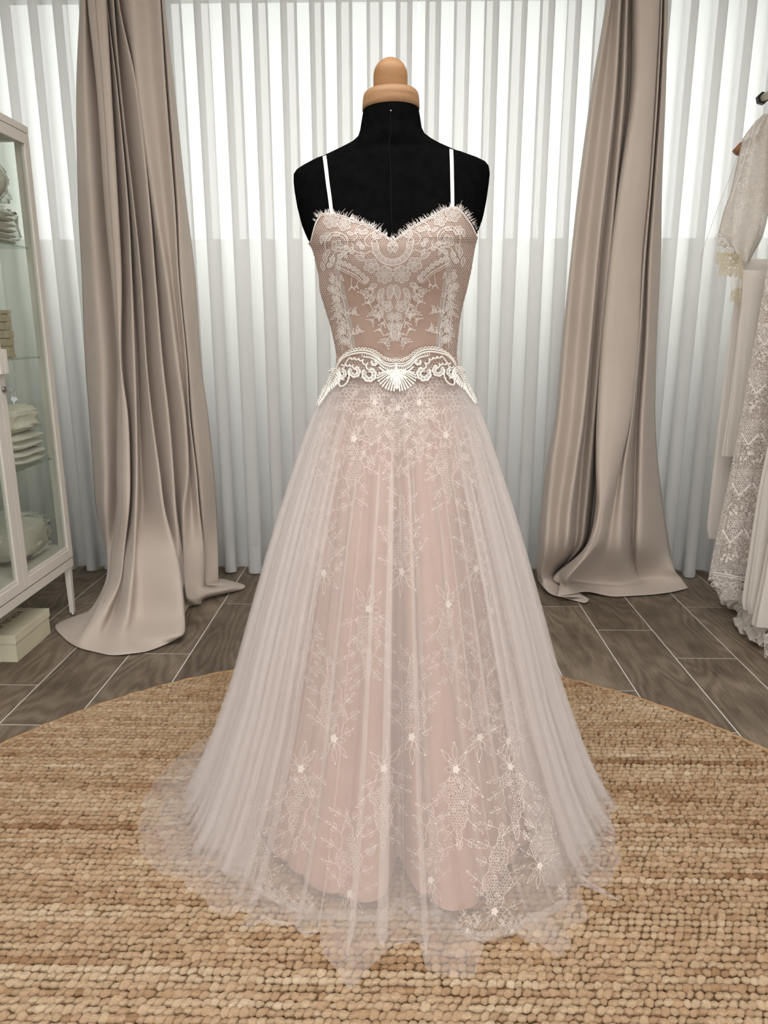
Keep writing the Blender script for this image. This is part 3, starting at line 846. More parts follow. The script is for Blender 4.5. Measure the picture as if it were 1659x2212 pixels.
def honeycomb(L, test, x0, x1, y0, y1, cell, w, jit=0.0, rnd=None):
    """net of hexagon cells; every edge is a thread"""
    r = cell / math.sqrt(3); ny = int((y1 - y0) / (1.5 * r)) + 2; nx = int((x1 - x0) / cell) + 2
    J = {}
    def pt(ix, iy, k):
        cx_ = x0 + (ix + 0.5 * (iy % 2)) * cell; cy_ = y0 + iy * 1.5 * r
        p = (cx_, cy_ - r) if k == 0 else ((cx_ + cell / 2, cy_ - r / 2) if k == 1 else ((cx_ + cell / 2, cy_ + r / 2) if k == 2 else ((cx_ - cell / 2, cy_ - r / 2))))
        if jit and rnd:
            key = (round(p[0], 1), round(p[1], 1))
            if key not in J: J[key] = (rnd.uniform(-jit, jit), rnd.uniform(-jit, jit))
            p = (p[0] + J[key][0], p[1] + J[key][1])
        return p
    for iy in range(ny):
        for ix in range(nx):
            a, b, c, d = pt(ix, iy, 0), pt(ix, iy, 1), pt(ix, iy, 2), pt(ix, iy, 3)
            for p, q in ((a, b), (b, c), (d, a)):
                if test((p[0]+q[0])/2, (p[1]+q[1])/2): L.line([p, q], w)
def leaf_pts(x, y, ang, ln, wd, n=7):
    ca, sa = math.cos(ang), math.sin(ang); up, dn = [], []
    for i in range(n + 1):
        t = i / n; h = wd / 2 * math.sin(PI * t ** 0.8)
        up.append((x + ca * ln * t - sa * h, y + sa * ln * t + ca * h)); dn.append((x + ca * ln * t + sa * h, y + sa * ln * t - ca * h))
    return up + dn[::-1][1:-1]
LT, LF = Lace(), Lace()                                # threads, clothwork fills
class Mir:
    """draw in (u, v) with mirror about the centre front"""
    def each(s): return (1, -1)
    def sides(s, u): return (1, -1) if abs(u) > 0.5 else (1,)
    def m(s, pts, sg): return [uv(u * sg, v) for u, v in pts]
    def line(s, pts, w=1.3, n=5, spline=True, closed=False):
        for sg in s.each():
            P = s.m(pts, sg)
            if spline and len(P) > 2 and not closed: P = cr_spline(P, n)
            LT.line(P, w, closed=closed)
    def leaf(s, u, v, deg, ln, wd, w=1.2, fill=True):
        P = leaf_pts(u, v, math.radians(deg), ln, wd)
        for sg in s.each():
            Q = s.m(P, sg); LT.line(Q, w, closed=True)
            if fill: LF.fill(Q)
    def flower(s, u, v, r, n, w=1.2, ring=True, rot=0.0, fill=True):
        P = []
        for k in range(n * 6):
            a = rot + 2 * PI * k / (n * 6); P.append((u + r * (0.72 + 0.28 * abs(math.cos(n * (a - rot) / 2)) ** 0.7) * math.cos(a), v + r * (0.72 + 0.28 * abs(math.cos(n * (a - rot) / 2)) ** 0.7) * math.sin(a)))
        for sg in s.each():
            Q = s.m(P, sg); LT.line(Q, w, closed=True)
            if fill: LF.fill(Q)
            c = uv(u * sg, v)
            if ring: LT.ring(c[0], c[1], r * 0.28, 1.3); LT.dot(c[0], c[1], r * 0.10)
            for k in range(n):
                a = rot + PI / n + 2 * PI * k / n
                LT.line([(c[0] + sg * r * 0.35 * math.cos(a), c[1] + r * 0.35 * math.sin(a)), (c[0] + sg * r * 0.72 * math.cos(a), c[1] + r * 0.72 * math.sin(a))], 0.9)
    def ring(s, u, v, r=5.0):
        for sg in s.each():
            c = uv(u * sg, v); LT.ring(c[0], c[1], r, 1.5); LT.ring(c[0], c[1], r * 0.45, 1.0, 10)
            LF.dot(c[0], c[1], r, 12)
    def sprig(s, u, v, deg, ln, nb=3, w=1.1, bend=18):
        """stem with open leaves and bud tips"""
        a = math.radians(deg); P = [(u, v)]
        x, y = u, v; st = 8
        for i in range(st):
            a += math.radians(bend) / st; x += math.cos(a) * ln / st; y += math.sin(a) * ln / st; P.append((x, y))
        s.line(P, w)
        for i in range(nb):
            k = int(st * (0.35 + 0.6 * i / max(1, nb - 1))) if nb > 1 else st
            k = min(k, st); bx, by = P[k]
            for sd in (-1, 1):
                d = math.degrees(a) + sd * (38 + 8 * i)
                s.leaf(bx, by, d, ln * 0.34, ln * 0.13, 0.9, fill=False)
                ex, ey = bx + math.cos(math.radians(d)) * ln * 0.46, by + math.sin(math.radians(d)) * ln * 0.46
                s.line([(bx, by), (ex, ey)], 0.8, spline=False)
                for sg in (1, -1): LT.dot(*uv(ex * sg, ey), 1.5)
        for sg in (1, -1): LT.dot(*uv(P[-1][0] * sg, P[-1][1]), 1.7)
D = Mir()
# neckline cords
for off in (0.5, 4.0):
    LT.curve([(x, y + off) for x, y in TOP[1:-1]], 1.9 if off < 1 else 1.3, 4)
# centre crescent with scrolled ends
for sgn_r, w in ((31, 1.4), (34, 0.8), (44, 1.7)):
    D.line([(sgn_r * math.sin(t), 529 + sgn_r * math.cos(t)) for t in np.linspace(0, 1.75, 14)], w)
LF_cres = []
for sg in (1, -1):
    P = [(31 * math.sin(t), 529 + 31 * math.cos(t)) for t in np.linspace(0, 1.6, 12)] + [(44 * math.sin(t), 529 + 44 * math.cos(t)) for t in np.linspace(1.6, 0, 12)]
    Q = [uv(u * sg, v) for u, v in P]
    for i in range(11): LF._add([Q[i], Q[i+1], Q[22-i], Q[23-i]], [(0, 1, 2, 3)])
D.line([(44, 529), (46, 522), (42, 516), (36, 517), (34, 522), (38, 526), (41, 523)], 1.4)
for t in np.linspace(0.15, 1.35, 5):                     # little drops in the crescent
    D.line([(32 * math.sin(t), 529 + 32 * math.cos(t)), (38 * math.sin(t), 529 + 38 * math.cos(t))], 0.9, spline=False)
    for sg in (1, -1): LT.dot(*uv(38 * math.sin(t) * sg, 529 + 38 * math.cos(t)), 1.5)
D.line([(30, 555), (39, 548), (48, 540)], 1.3); D.line([(0, 583), (8, 580), (14, 574)], 1.1)
# flowers
D.flower(18.5, 592, 19, 8); D.flower(47, 572, 16, 5, rot=0.4); D.flower(131, 470, 17, 6, rot=0.2); D.flower(103, 481, 14, 5); D.flower(119, 526, 13, 5, rot=0.6)
D.flower(15, 661, 12, 5, rot=0.3); D.flower(7, 684, 9, 5, rot=0.5); D.flower(8, 704, 8, 5); D.flower(141, 505, 10, 6)
# leaves
for a in [(10, 531, -150, 15, 8), (3, 543, -60, 16, 9), (24, 508, 20, 16, 9), (60, 560, -30, 24, 10), (62, 552, -60, 14, 7), (52, 498, 10, 20, 9), (70, 492, 40, 16, 7),
          (38, 500, 70, 14, 6), (84, 504, -25, 16, 7), (112, 500, 10, 16, 8), (127, 545, 80, 26, 9), (118, 558, 100, 22, 8), (136, 532, 70, 24, 8), (104, 544, 120, 12, 6),
          (3, 614, 75, 34, 15), (22, 622, 60, 26, 12), (36, 612, 30, 22, 10), (30, 632, 100, 26, 10), (41, 640, 40, 22, 9), (26, 668, 70, 24, 11), (2, 712, 85, 26, 10),
          (150, 500, 80, 20, 8), (146, 540, 95, 24, 9), (152, 560, 100, 22, 8), (92, 470, 150, 14, 6)]:
    D.leaf(*a)
# paisley at the cup
P = [(100 + 0, 522)]
D.line([(101, 528), (96, 520), (99, 508), (108, 500), (120, 496), (132, 498), (141, 507), (145, 520), (143, 536)], 1.6)
D.line([(104, 527), (101, 520), (104, 512), (112, 505), (121, 502), (131, 505), (137, 513)], 1.1)
D.line([(101, 528), (107, 532), (113, 529), (112, 522), (107, 522)], 1.4)
D.line([(88, 520), (84, 530), (90, 538), (100, 540), (112, 538), (124, 540), (128, 548)], 1.3)
# beaded band under the cups
for u, v in ((59, 602), (66, 592), (75, 584), (84, 577), (94, 571), (104, 566), (114, 561), (87, 540), (99, 531), (106, 541), (113, 549), (72, 523), (66, 531), (130, 555), (136, 568)):
    D.ring(u, v, 4.8)
D.line([(58, 610), (66, 606), (74, 597), (84, 589), (96, 583), (108, 577), (121, 570)], 1.8)
D.line([(60, 613), (69, 608), (77, 600), (88, 592), (100, 586), (112, 580), (123, 574)], 1.1)
D.line([(58, 610), (53, 604), (54, 596), (62, 595)], 1.4)
D.line([(48, 540), (58, 545), (70, 544), (82, 538), (88, 531), (98, 541), (108, 550), (120, 555)], 1.5)
D.line([(90, 533), (100, 544), (112, 553)], 1.0)
D.line([(0, 519), (6, 529), (0, 540), (8, 548)], 1.1); D.line([(20, 505), (34, 498), (50, 505), (60, 515), (56, 528), (46, 530)], 1.2)
D.line([(60, 480), (72, 486), (80, 497), (76, 508), (84, 516)], 1.2); D.line([(50, 488), (62, 496), (74, 495)], 1.0)
# hanging sprays
D.sprig(36, 618, 20, 34, 3); D.sprig(44, 628, 55, 28, 2); D.sprig(30, 650, 55, 34, 3); D.sprig(20, 690, 50, 26, 2); D.sprig(6, 712, 70, 34, 3, bend=-16); D.sprig(24, 676, 15, 30, 2, bend=30)
D.sprig(88, 594, 75, 22, 1); D.sprig(74, 602, 60, 14, 1)
D.line([(4, 640), (10, 660), (4, 690), (8, 715), (3, 735)], 1.1)
D.line([(48, 612), (44, 630), (32, 655), (26, 680), (16, 704), (8, 722)], 1.2)
# side panels: sprays climbing beside the boning
for (u, v, d, l, b) in ((118, 600, 70, 30, 10), (106, 672, 165, 24, 30), (96, 722, 200, 24, 20), (122, 632, 95, 34, -10), (118, 672, 100, 34, 0), (112, 706, 95, 30, 0)):
    D.sprig(u, v, d, l, 3, bend=b)
for u, v, r in ((128, 600, 9), (124, 640, 9), (120, 676, 8), (112, 712, 8), (134, 620, 7), (104, 735, 7)): D.flower(u, v, r, 5)
for k in range(26):
    rr_ = random.Random(k); v = 585 + k * 6.2; D.leaf(rr_.uniform(112, 138) - (v - 585) * 0.12, v, rr_.uniform(40, 140), rr_.uniform(11, 18), rr_.uniform(5, 8), 1.0)
D.line([(109, 590), (115, 606), (112, 630), (106, 655), (104, 680), (98, 705), (95, 735), (92, 752)], 1.2)
D.line([(128, 585), (131, 620), (126, 655), (121, 690), (116, 725), (113, 755)], 1.1)
# net ground
up_poly = [uv(u, v) for u, v in ((0, 519),)] 
cups = [(x, y + 1) for x, y in TOP[1:-1]] + [uv(u, v) for u, v in ((170, 600), (150, 590), (123, 572), (100, 585), (78, 598), (60, 612), (48, 614), (42, 632), (30, 655), (22, 684), (12, 715), (3, 738), (-3, 738), (-12, 715), (-22, 684), (-30, 655), (-42, 632), (-48, 614), (-60, 612), (-78, 598), (-100, 585), (-123, 572), (-150, 590), (-170, 600))]
sideR = [uv(u, v) for u, v in ((112, 575), (180, 560), (170, 770), (106, 768), (108, 730), (113, 690), (118, 650), (121, 610))]
sideL = [uv(-u, v) for u, v in ((112, 575), (180, 560), (170, 770), (106, 768), (108, 730), (113, 690), (118, 650), (121, 610))]
LN = Lace()
honeycomb(LN, lambda x, y: in_poly(x, y, cups) or in_poly(x, y, sideR) or in_poly(x, y, sideL), 650, 1060, 440, 775, 4.7, 0.85, 0.3, random.Random(2))
lace_t = tag(LT.build('lace_overlay', bvh_lace, 0.0012, 'thread', bodice), kind='stuff')
tag(LF.build('lace_clothwork', bvh_lace, 0.0006, 'fill', bodice), kind='stuff')
tag(LN.build('lace_net', bvh_lace, 0.0008, 'net', bodice), kind='stuff')
# boning channels: pale strips over the lining
for sg in (1, -1):
    LB = Lace(); LB.curve([uv(sg * u, v) for u, v in ((122, 560), (118, 590), (110, 630), (101, 680), (96, 720), (92, 762))], 13, 6)
    LB.build('boning_channel', bvh_lace, 0.0003, 'boning', bodice)
# eyelash fringe
LE = Lace(); rnd = random.Random(4)
for (xa, xb, n) in ((686, 716, 40), (722, 846, 120), (852, 972, 120), (980, 1026, 60)):
    for i in range(n):
        x = rnd.uniform(xa, xb); y = top_y(x) + 4
        slope = (top_y(x + 4) - top_y(x - 4)) / 8
        nx, ny = slope, -1.0; q = math.hypot(nx, ny); nx, ny = nx / q, ny / q
        l = rnd.uniform(5, 12) * (1.6 if rnd.random() < 0.12 else 1.0); b = rnd.uniform(-0.5, 0.5)
        if x > 1005 or x < 692: l *= 0.8
        LE.line([(x, y), (x + nx * l * 0.5 + b * l * 0.25, y + ny * l * 0.5), (x + nx * l + b * l * 0.8, y + ny * l)], 0.85, taper=True)
tag(LE.build('eyelash_trim', bvh_skin, 0.007, 'thread', dress, 0.06), kind='stuff')
# straps
for xs in (((718, 463), (714, 430), (709, 395), (705, 362), (702, 340)), ((976, 449), (976, 420), (975.5, 385), (975, 352), (974, 326))):
    P = []
    for (x, y) in cr_spline(xs, 5):
        h = hit(bvh_skin, x, y)
        if h: P.append((h[0] + h[1] * 0.002, h[1]))
    last = P[-1][0]
    for dy, dz in ((0.02, 0.004), (0.05, 0.002), (0.09, -0.012), (0.125, -0.05), (0.14, -0.11)):
        P.append((Vector((last.x, last.y + dy, last.z + dz)), Vector((0, -0.3 + dy * 8, 1 - dy * 5)).normalized()))
    wv = 0.0033; V = []
    for i, (p, n_) in enumerate(P):
        t = (P[min(i+1, len(P)-1)][0] - P[max(i-1, 0)][0]).normalized(); s_ = t.cross(n_).normalized()
        V += [p - s_ * wv, p + s_ * wv, p + s_ * wv + n_ * 0.001, p - s_ * wv + n_ * 0.001]
    F = []
    for i in range(len(P) - 1):
        for a_, b_ in ((0, 1), (1, 2), (2, 3), (3, 0)): F.append((4*i+a_, 4*i+b_, 4*i+4+b_, 4*i+4+a_))
    mesh_obj('strap', V, F, 'strap', dress, False)
from mathutils import noise as mnoise
# ------------------------------------------------------------------ skirt layers
SCX = float(at_y(858, 800, DF)[0])
FLOOR = 0.0155
def polar(px, py, z=FLOOR):
    p = at_z(px, py, z); dx, dy = p[0] - SCX, DF - p[1]
    return math.atan2(dx, dy), math.hypot(dx, dy)
def smoothstep(a, b, x):
    t = min(1, max(0, (x - a) / (b - a))); return t * t * (3 - 2 * t)
def fold_field(seed, n, wmin, wmax, hmin, hmax, dens=None):
    rnd = random.Random(seed); out = []
    ph = -PI
    while ph < PI:
        d = dens(ph) if dens else 1.0
        w = rnd.uniform(wmin, wmax) / d; out.append((ph + w / 2, w, rnd.uniform(hmin, hmax), rnd.uniform(0.3, 1.0))); ph += w
    return out
class Skirt:
    """surface of folds running from waist to hem. prof: list of (z, a, b) ; phi 0 = front"""
    def __init__(s, prof, folds, amp, over, extra=None):
        s.prof = sorted(prof); s.folds = folds; s.amp = amp; s.over = over; s.extra = extra
        s.edges = np.array([f[0] - f[1] / 2 for f in folds])
    def fold(s, ph):
        i = int(np.searchsorted(s.edges, ph) - 1); i = max(0, min(i, len(s.folds) - 1))
        c, w, h, o = s.folds[i]; t = (ph - (c - w / 2)) / w * 2 * PI
        return 0.5 * h * (1 - math.cos(t)), -o * w * math.sin(t) * 0.5 * 0.62, i
    def pt(s, ph, z):
        a = interp(z, s.prof, 1); b = interp(z, s.prof, 2)
        fr, ft, i = s.fold(ph)
        k = s.amp(z); r = fr * k
        p2 = ph + ft * s.over(z)
        e = s.extra(ph, z) if s.extra else 0.0
        return (SCX + (a + r + e) * math.sin(p2), DF - (b + r + e) * math.cos(p2), z)
WZ = 0.972
# ---- lining
bump = lambda x, c, w: math.exp(-((x - c) / w) ** 2)
lin_prof = [(WZ + 0.01, .106, .078), (.92, .124, .098), (.78, .164, .152), (.58, .198, .212), (.316, .250, .280), (.15, .296, .338), (.03, .338, .396)]
def lin_extra(ph, z):
    t = max(0.0, 1 - z / WZ)
    return -0.036 * max(0, t) ** 0.7 - 0.13 * max(0, t) ** 0.6 * bump(ph, 0.05, 0.040 + 0.02 * t) * (0.45 + 0.55 * t) + 0.035 * t * bump(ph, 0.42, 0.22) - 0.02 * t * bump(ph, 0.2, 0.07)
lining = Skirt(lin_prof, fold_field(7, 0, 0.15, 0.34, 0.25, 1.0), lambda z: 0.042 * max(0.0, 1 - z / WZ) ** 0.7 * (1 - 0.5 * smoothstep(0.7, 1.0, 1 - z / WZ)), lambda z: 0.55, lin_extra)
zs = list(np.linspace(WZ + 0.008, 0.032, 46)); N = 360
V = []
for i, z in enumerate(zs):
    for k in range(N):
        ph = -PI + 2 * PI * k / N
        x, y, zz_ = lining.pt(ph, z)
        if i == len(zs) - 1: zz_ += 0.012 * bump(ph, 0.06, 0.25)
        V.append((x, y, zz_))
mesh_obj('skirt_lining', V, grid_faces(len(zs), N, True), 'blush', dress)
# ---- lace layer
hem_px = [(545, 1788), (521, 1850), (525, 1885), (545, 1918), (590, 1948), (650, 1972), (720, 1984), (790, 1985), (850, 1982), (905, 1985), (950, 1980), (985, 1995), (1010, 2012), (1055, 2026), (1080, 2026), (1120, 2006), (1175, 1975), (1225, 1952), (1243, 1935), (1235, 1915), (1190, 1850)]
hp = sorted([polar(x, y, 0.025) for x, y in hem_px]); 
hp = [(-PI, .36), (-2.0, .36)] + [q for q in hp if -1.6 < q[0] < 1.6] + [(2.0, .36), (PI, .36)]
def hem_r(ph): return float(np.interp(ph, [q[0] for q in hp], [q[1] for q in hp]))
lace_prof = [(.02, .34, .38), (.316, .270, .305), (.58, .222, .240), (.78, .186, .176), (.92, .141, .118), (WZ + 0.01, .115, .090)]
lfold = fold_field(21, 0, 0.13, 0.30, 0.2, 1.0)
def lace_extra(ph, z):
    t = max(0.0, 1 - z / WZ)
    base = 0.0
    w = smoothstep(0.55, 1.0, t)
    a, b = interp(z, lace_prof, 1), interp(z, lace_prof, 2)
    cur = 1 / math.sqrt((math.sin(ph) / a) ** 2 + (math.cos(ph) / b) ** 2)
    return w * (hem_r(ph) - cur - 0.006) - 0.03 * t ** 0.6 * bump(ph, 0.055, 0.05)
lace_s = Skirt(lace_prof, lfold, lambda z: 0.016 * max(0.0, 1 - z / WZ) ** 0.7 * (1 - 0.6 * smoothstep(0.75, 1, 1 - z / WZ)), lambda z: 0.3, lace_extra)
zs = list(np.linspace(WZ + 0.008, 0.022, 60)); N = 540; V = []
for z in zs:
    for k in range(N): V.append(lace_s.pt(-PI + 2 * PI * k / N, z))
F = grid_faces(len(zs), N, True)
lace_skirt = mesh_obj('lace_skirt', V, F, 'lace_tulle', dress)
bvh_ls = BVHTree.FromPolygons([Vector(v) for v in V], F)
# hem band
V2 = []
for z in (0.040, 0.034, 0.028, 0.0215):
    for k in range(N):
        x, y, z_ = lace_s.pt(-PI + 2 * PI * k / N, z); V2.append((x + (x - SCX) * 0.006, y + (y - DF) * 0.006, z_))
mesh_obj('hem_band', V2, grid_faces(4, N, True), 'hem', lace_skirt)
# ---- lace sprays on the skirt
def spray(px, py, sc, tail, seed, tl=1.0):
    """flower with open petals; net tail running up (-1) or down (+1); sprigs at the sides"""
    rnd = random.Random(seed); T, Fi = Lace(), Lace()
    lean = (px - 858) / 2600 * tail                       # follows the fall of the folds
    def g(u, v): return (px + sc * (u * 0.82 + v * lean * 1.0), py + sc * v)
    # blossom
    P = [g(8 * math.cos(a) * (1 + 0.16 * math.cos(5 * a)), 8 * math.sin(a) * (1 + 0.16 * math.cos(5 * a))) for a in np.linspace(0, 2 * PI, 25)[:-1]]
    T.fill(P)
    # petals
    for k in range(6):
        a = 2 * PI * k / 6 + rnd.uniform(-.2, .2); l = rnd.uniform(16, 24)
        Q = leaf_pts(9 * math.cos(a), 9 * math.sin(a), a, l, l * 0.62); T.line([g(*q) for q in Q], 0.78, closed=True)
    # opposite tuft of three leaves
    for d in (-0.7, 0, 0.7):
        a = -tail * PI / 2 + d + rnd.uniform(-.1, .1); l = rnd.uniform(26, 38)
        Q = leaf_pts(20 * math.cos(a), 20 * math.sin(a), a, l, l * 0.36); T.line([g(*q) for q in Q], 0.78, closed=True)
        T.line([g(8 * math.cos(a), 8 * math.sin(a)), g(20 * math.cos(a), 20 * math.sin(a))], 1.0)
        T.dot(*g((20 + l) * math.cos(a), (20 + l) * math.sin(a)), 1.8 * sc)
    # net tail
    ln = rnd.uniform(150, 185) * tl
    def env(v):
        t = v / ln
        return 27 * (0.7 + 0.45 * math.sin(PI * min(1, t * 1.25)) + 0.22 * math.sin(v * 0.11 + seed)) * max(0.0, 1 - max(0, t - 0.35) / 0.68) ** 0.8
    def test(x, y):
        return 14 < y < ln and abs(x) < env(y)
    H_ = Lace(); honeycomb(H_, lambda x, y: test(x, y) and mnoise.noise(Vector((x * 0.035, y * 0.02, seed))) > -0.25, -60, 60, 10, ln + 6, 6.6, 0.62, 2.2, rnd)
    b = len(T.v); T.v += [g(x, y * tail) for x, y in H_.v]; T.f += [tuple(i + b for i in f) for f in H_.f]
    # outline threads, wavy
    for sd in (-1, 1):
        T.line([g(sd * (env(v) + 2.5 * math.sin(v * 0.33 + sd)), v * tail) for v in np.linspace(14, ln * 0.97, 26)], 0.8)
    # side sprigs
    for k in range(10):
        v0 = ln * (0.02 + 0.10 * k + rnd.uniform(-.03, .03)); sd = -1 if k % 2 else 1
        a = (0 if sd > 0 else PI) + sd * tail * rnd.uniform(0.25, 0.9); l = rnd.uniform(22, 38)
        x0 = sd * env(v0); x1, y1 = x0 + l * math.cos(a), v0 * tail + l * math.sin(a)
        T.line(cr_spline([g(x0, v0 * tail), g((x0 + x1) / 2 + rnd.uniform(-4, 4), (v0 * tail + y1) / 2), g(x1, y1)], 4), 0.78)
        for d in (-0.65, 0.65):
            Q = leaf_pts((x0 + x1) / 2, (v0 * tail + y1) / 2, a + d, 15, 6.5); T.line([g(*q) for q in Q], 0.74, closed=True)
        Q = leaf_pts(x1, y1, a + rnd.uniform(-.4, .4), 11, 5); T.line([g(*q) for q in Q], 0.74, closed=True)
        T.dot(*g(x1 + 12 * math.cos(a), y1 + 12 * math.sin(a)), 1.6 * sc)
    # small rings in the net
    for k in range(5): T.ring(*g(rnd.uniform(-16, 16), tail * rnd.uniform(22, ln * 0.6)), 3.4 * sc, 0.8, 10)
    return tag(T.build('lace_motif', bvh_ls, 0.0012, 'lace_fine', lace_skirt, 0.012), kind='stuff')
sp = [(765, 948, 0.95, 1), (962, 940, 0.95, 1), (860, 880, 0.9, 1), (700, 1238, 0.95, -1), (868, 1235, 1.0, -1), (1028, 1228, 0.95, -1), (797, 1315, 1.0, 1), (968, 1305, 1.0, 1), (655, 1335, .9, 1), (1062, 1320, .85, 1),
      (722, 1595, 1.05, -1), (890, 1592, 1.05, -1), (1036, 1593, 1.0, -1), (1098, 1600, .85, -1), (651, 1661, 1.05, 1), (829, 1660, 1.05, 1), (985, 1662, 1.05, 1), (1102, 1656, .95, 1),
      (563, 1922, 1.05, -1), (757, 1930, 1.05, -1), (930, 1900, 0.95, -1), (1068, 1968, 1.1, -1), (1165, 1870, 0.9, -1), (690, 905, .8, 1), (1030, 900, .8, 1), (905, 870, .8, 1), (810, 870, .8, 1)]
for i, (x, y, s_, t_) in enumerate(sp): spray(x, y, s_, t_, 100 + i)
for i, (x, y) in enumerate(((655, 1974), (868, 1979), (1010, 2008), (1105, 2010), (1225, 1945), (600, 1948))):
    spray(x, y, 0.55, -1, 300 + i, 0.35)
# lace yoke just under the belt
TY = Lace(); rnd = random.Random(9)
honeycomb(TY, lambda x, y: abs(x - 860) < 150 and 815 < y < 905 - abs(abs(x - 860) - 60) * 0.25 and (math.sin(x * 0.11) + math.sin(y * 0.21 + x * 0.05)) > -0.5, 700, 1020, 812, 910, 9.0, 0.95, 2.4, rnd)
for k in range(40):
    x, y = rnd.uniform(735, 985), rnd.uniform(835, 905); a = rnd.uniform(0, 2 * PI)
    TY.line(leaf_pts(x, y, a, rnd.uniform(10, 18), 6), 1.0, closed=True)
tag(TY.build('lace_yoke', bvh_ls, 0.0012, 'lace_fine', lace_skirt, 0.012), kind='stuff')

# ---- tulle overskirts
out_px = [(325, 1700), (300, 1800), (318, 1868), (396, 1908), (425, 1935), (490, 1985), (545, 1960), (520, 2012), (600, 1985), (690, 2012), (700, 2062), (755, 2140), (802, 2088), (850, 2045), (888, 2032), (905, 2040), (922, 2104), (1028, 2112), (1045, 2030), (1090, 2004), (1150, 2030), (1162, 2052), (1205, 2070), (1240, 2050), (1218, 2005), (1275, 1992), (1232, 1905), (1300, 1922), (1365, 1962), (1340, 1870), (1292, 1735)]
op = sorted([polar(x, y) for x, y in out_px])
op = [(-PI, .50), (-2.2, .52)] + [q for q in op if abs(q[0]) < 1.75] + [(2.2, .5), (PI, .50)]
def out_r(ph): return float(np.interp(ph, [q[0] for q in op], [q[1] for q in op]))
sil = [(WZ + 0.012, .119, .095), (.95, .132, .108), (.92, .147, .126), (.85, .176, .158), (.78, .199, .188), (.68, .232, .224), (.58, .262, .256), (.45, .299, .296), (.316, .336, .330), (.17, .388, .376), (.08, .426, .402), (.02, .462, .418)][::-1]
def overskirt(name, seed, mat, grow, dens, wr, hr, amp, ov, cut, N=900):
    rnd = random.Random(seed)
    folds = fold_field(seed, 0, wr[0], wr[1], hr[0], hr[1], dens)
    zs_ = list(np.linspace(WZ + 0.010, 0.10, 52)) + [0.075, 0.052, 0.035, 0.024, 0.0185]
    prof = [(z, a + grow, b + grow) for z, a, b in sil]
    sk = Skirt(prof, folds, lambda z: amp * max(0, 1 - z / WZ) ** 0.75 + 0.003, lambda z: ov * smoothstep(0, 0.25, 1 - z / WZ))
    V = []
    for z in zs_:
        for k in range(N): V.append(sk.pt(-PI + 2 * PI * k / N, z))
    # trail on the rug out to the torn-edged hem
    base = V[-N:]
    nt_ = 7
    for i in range(1, nt_ + 1):
        t = i / nt_
        for k in range(N):
            ph = -PI + 2 * PI * k / N; x, y, z = base[k]
            dx, dy = x - SCX, y - DF; r0 = math.hypot(dx, dy); a = math.atan2(dx, -dy)
            if abs(a - ph) < 1.0: a = a + (ph - a) * t * 0.8
            r1 = max(r0 + 0.006, out_r(a) * cut + 0.004 * math.sin(ph * 41 + seed))
            r = r0 + (r1 - r0) * t
            fr, ft, _ = sk.fold(ph)
            zz_ = FLOOR + 0.003 + 0.010 * fr * (1 - t) + 0.003 * abs(math.sin(ph * 13 + r * 25 + seed)) * math.sin(PI * min(1, t * 1.1))
            V.append((SCX + r * math.sin(a), DF - r * math.cos(a), zz_))
    o = mesh_obj(name, V, grid_faces(len(zs_) + nt_, N, True), mat, dress)
    return o
dn = lambda ph: 1.0 + 1.5 * smoothstep(0.55, 1.1, abs(ph))
overskirt('tulle_overskirt', 31, 'tulle', 0.0, dn, (0.075, 0.21), (0.3, 1.0), 0.028, 1.5, 1.0)
overskirt('tulle_underlayer', 47, 'tulle_in', -0.022, dn, (0.13, 0.3), (0.3, 1.0), 0.022, 1.2, 0.93, 720)
# extra gathered panel that falls at each side
def side_panel(seed, p0, p1):
    rnd = random.Random(seed); n = 150; V = []
    zs_ = list(np.linspace(WZ - 0.03, 0.06, 40)) + [0.03]
    fs = [(rnd.uniform(0.035, 0.075)) for _ in range(30)]
    for z in zs_:
        t = max(0.0, 1 - z / WZ)
        for k in range(n):
            s = k / (n - 1); ph = p0 + (p1 - p0) * s
            a = interp(z, sil, 1) - 0.012 - 0.001 * seed; b = interp(z, sil, 2) - 0.012 - 0.001 * seed
            sw = s + 0.05 * mnoise.noise(Vector((s * 5.0, seed * 3.7, 0)))
            w = math.sin(sw * 2 * PI * 8 + seed) * 0.018 * t ** 0.7
            p2 = ph + 0.06 * (1 + 0.8 * mnoise.noise(Vector((s * 4.0, seed, 2)))) * math.sin(sw * 2 * PI * 13 + 1.0) * smoothstep(0, .3, t)
            V.append((SCX + (a + w) * math.sin(p2), DF - (b + w) * math.cos(p2), z))
    mesh_obj('tulle_side_panel', V, grid_faces(len(zs_), n), 'tulle', dress)
side_panel(3, -1.75, -0.72); side_panel(5, 0.72, 1.75); side_panel(9, -1.9, -0.95); side_panel(12, 0.95, 1.9)

# ------------------------------------------------------------------ beaded belt appliqué
def belt_pt(ph, z):
    q = torso_pt(ph, z, 0.0125)
    if z > WZ + 0.01: return q
    a, b_ = interp(z, sil, 1) + 0.007, interp(z, sil, 2) + 0.007
    w = min(1.0, (WZ + 0.01 - z) / 0.03)
    r = (SCX + a * math.sin(ph), DF - b_ * math.cos(ph), z)
    return tuple(q[i] * (1 - w) + r[i] * w for i in range(3))
_bv = [Vector(belt_pt(2 * PI * k / 160, z)) for z in np.linspace(0.84, 1.05, 50) for k in range(160)]
bvh_belt = BVHTree.FromPolygons(_bv, grid_faces(50, 160, True))
MM = 1.45 / FPX                                        # metres per pixel at the waist
def P3(u, v, lift=0.0):
    x, y = uv(u, v); h = hit(bvh_belt, x, y)
    if h is None: return None
    return h[0] + h[1] * lift
cords, beads, rings = MB(), MB(), MB()
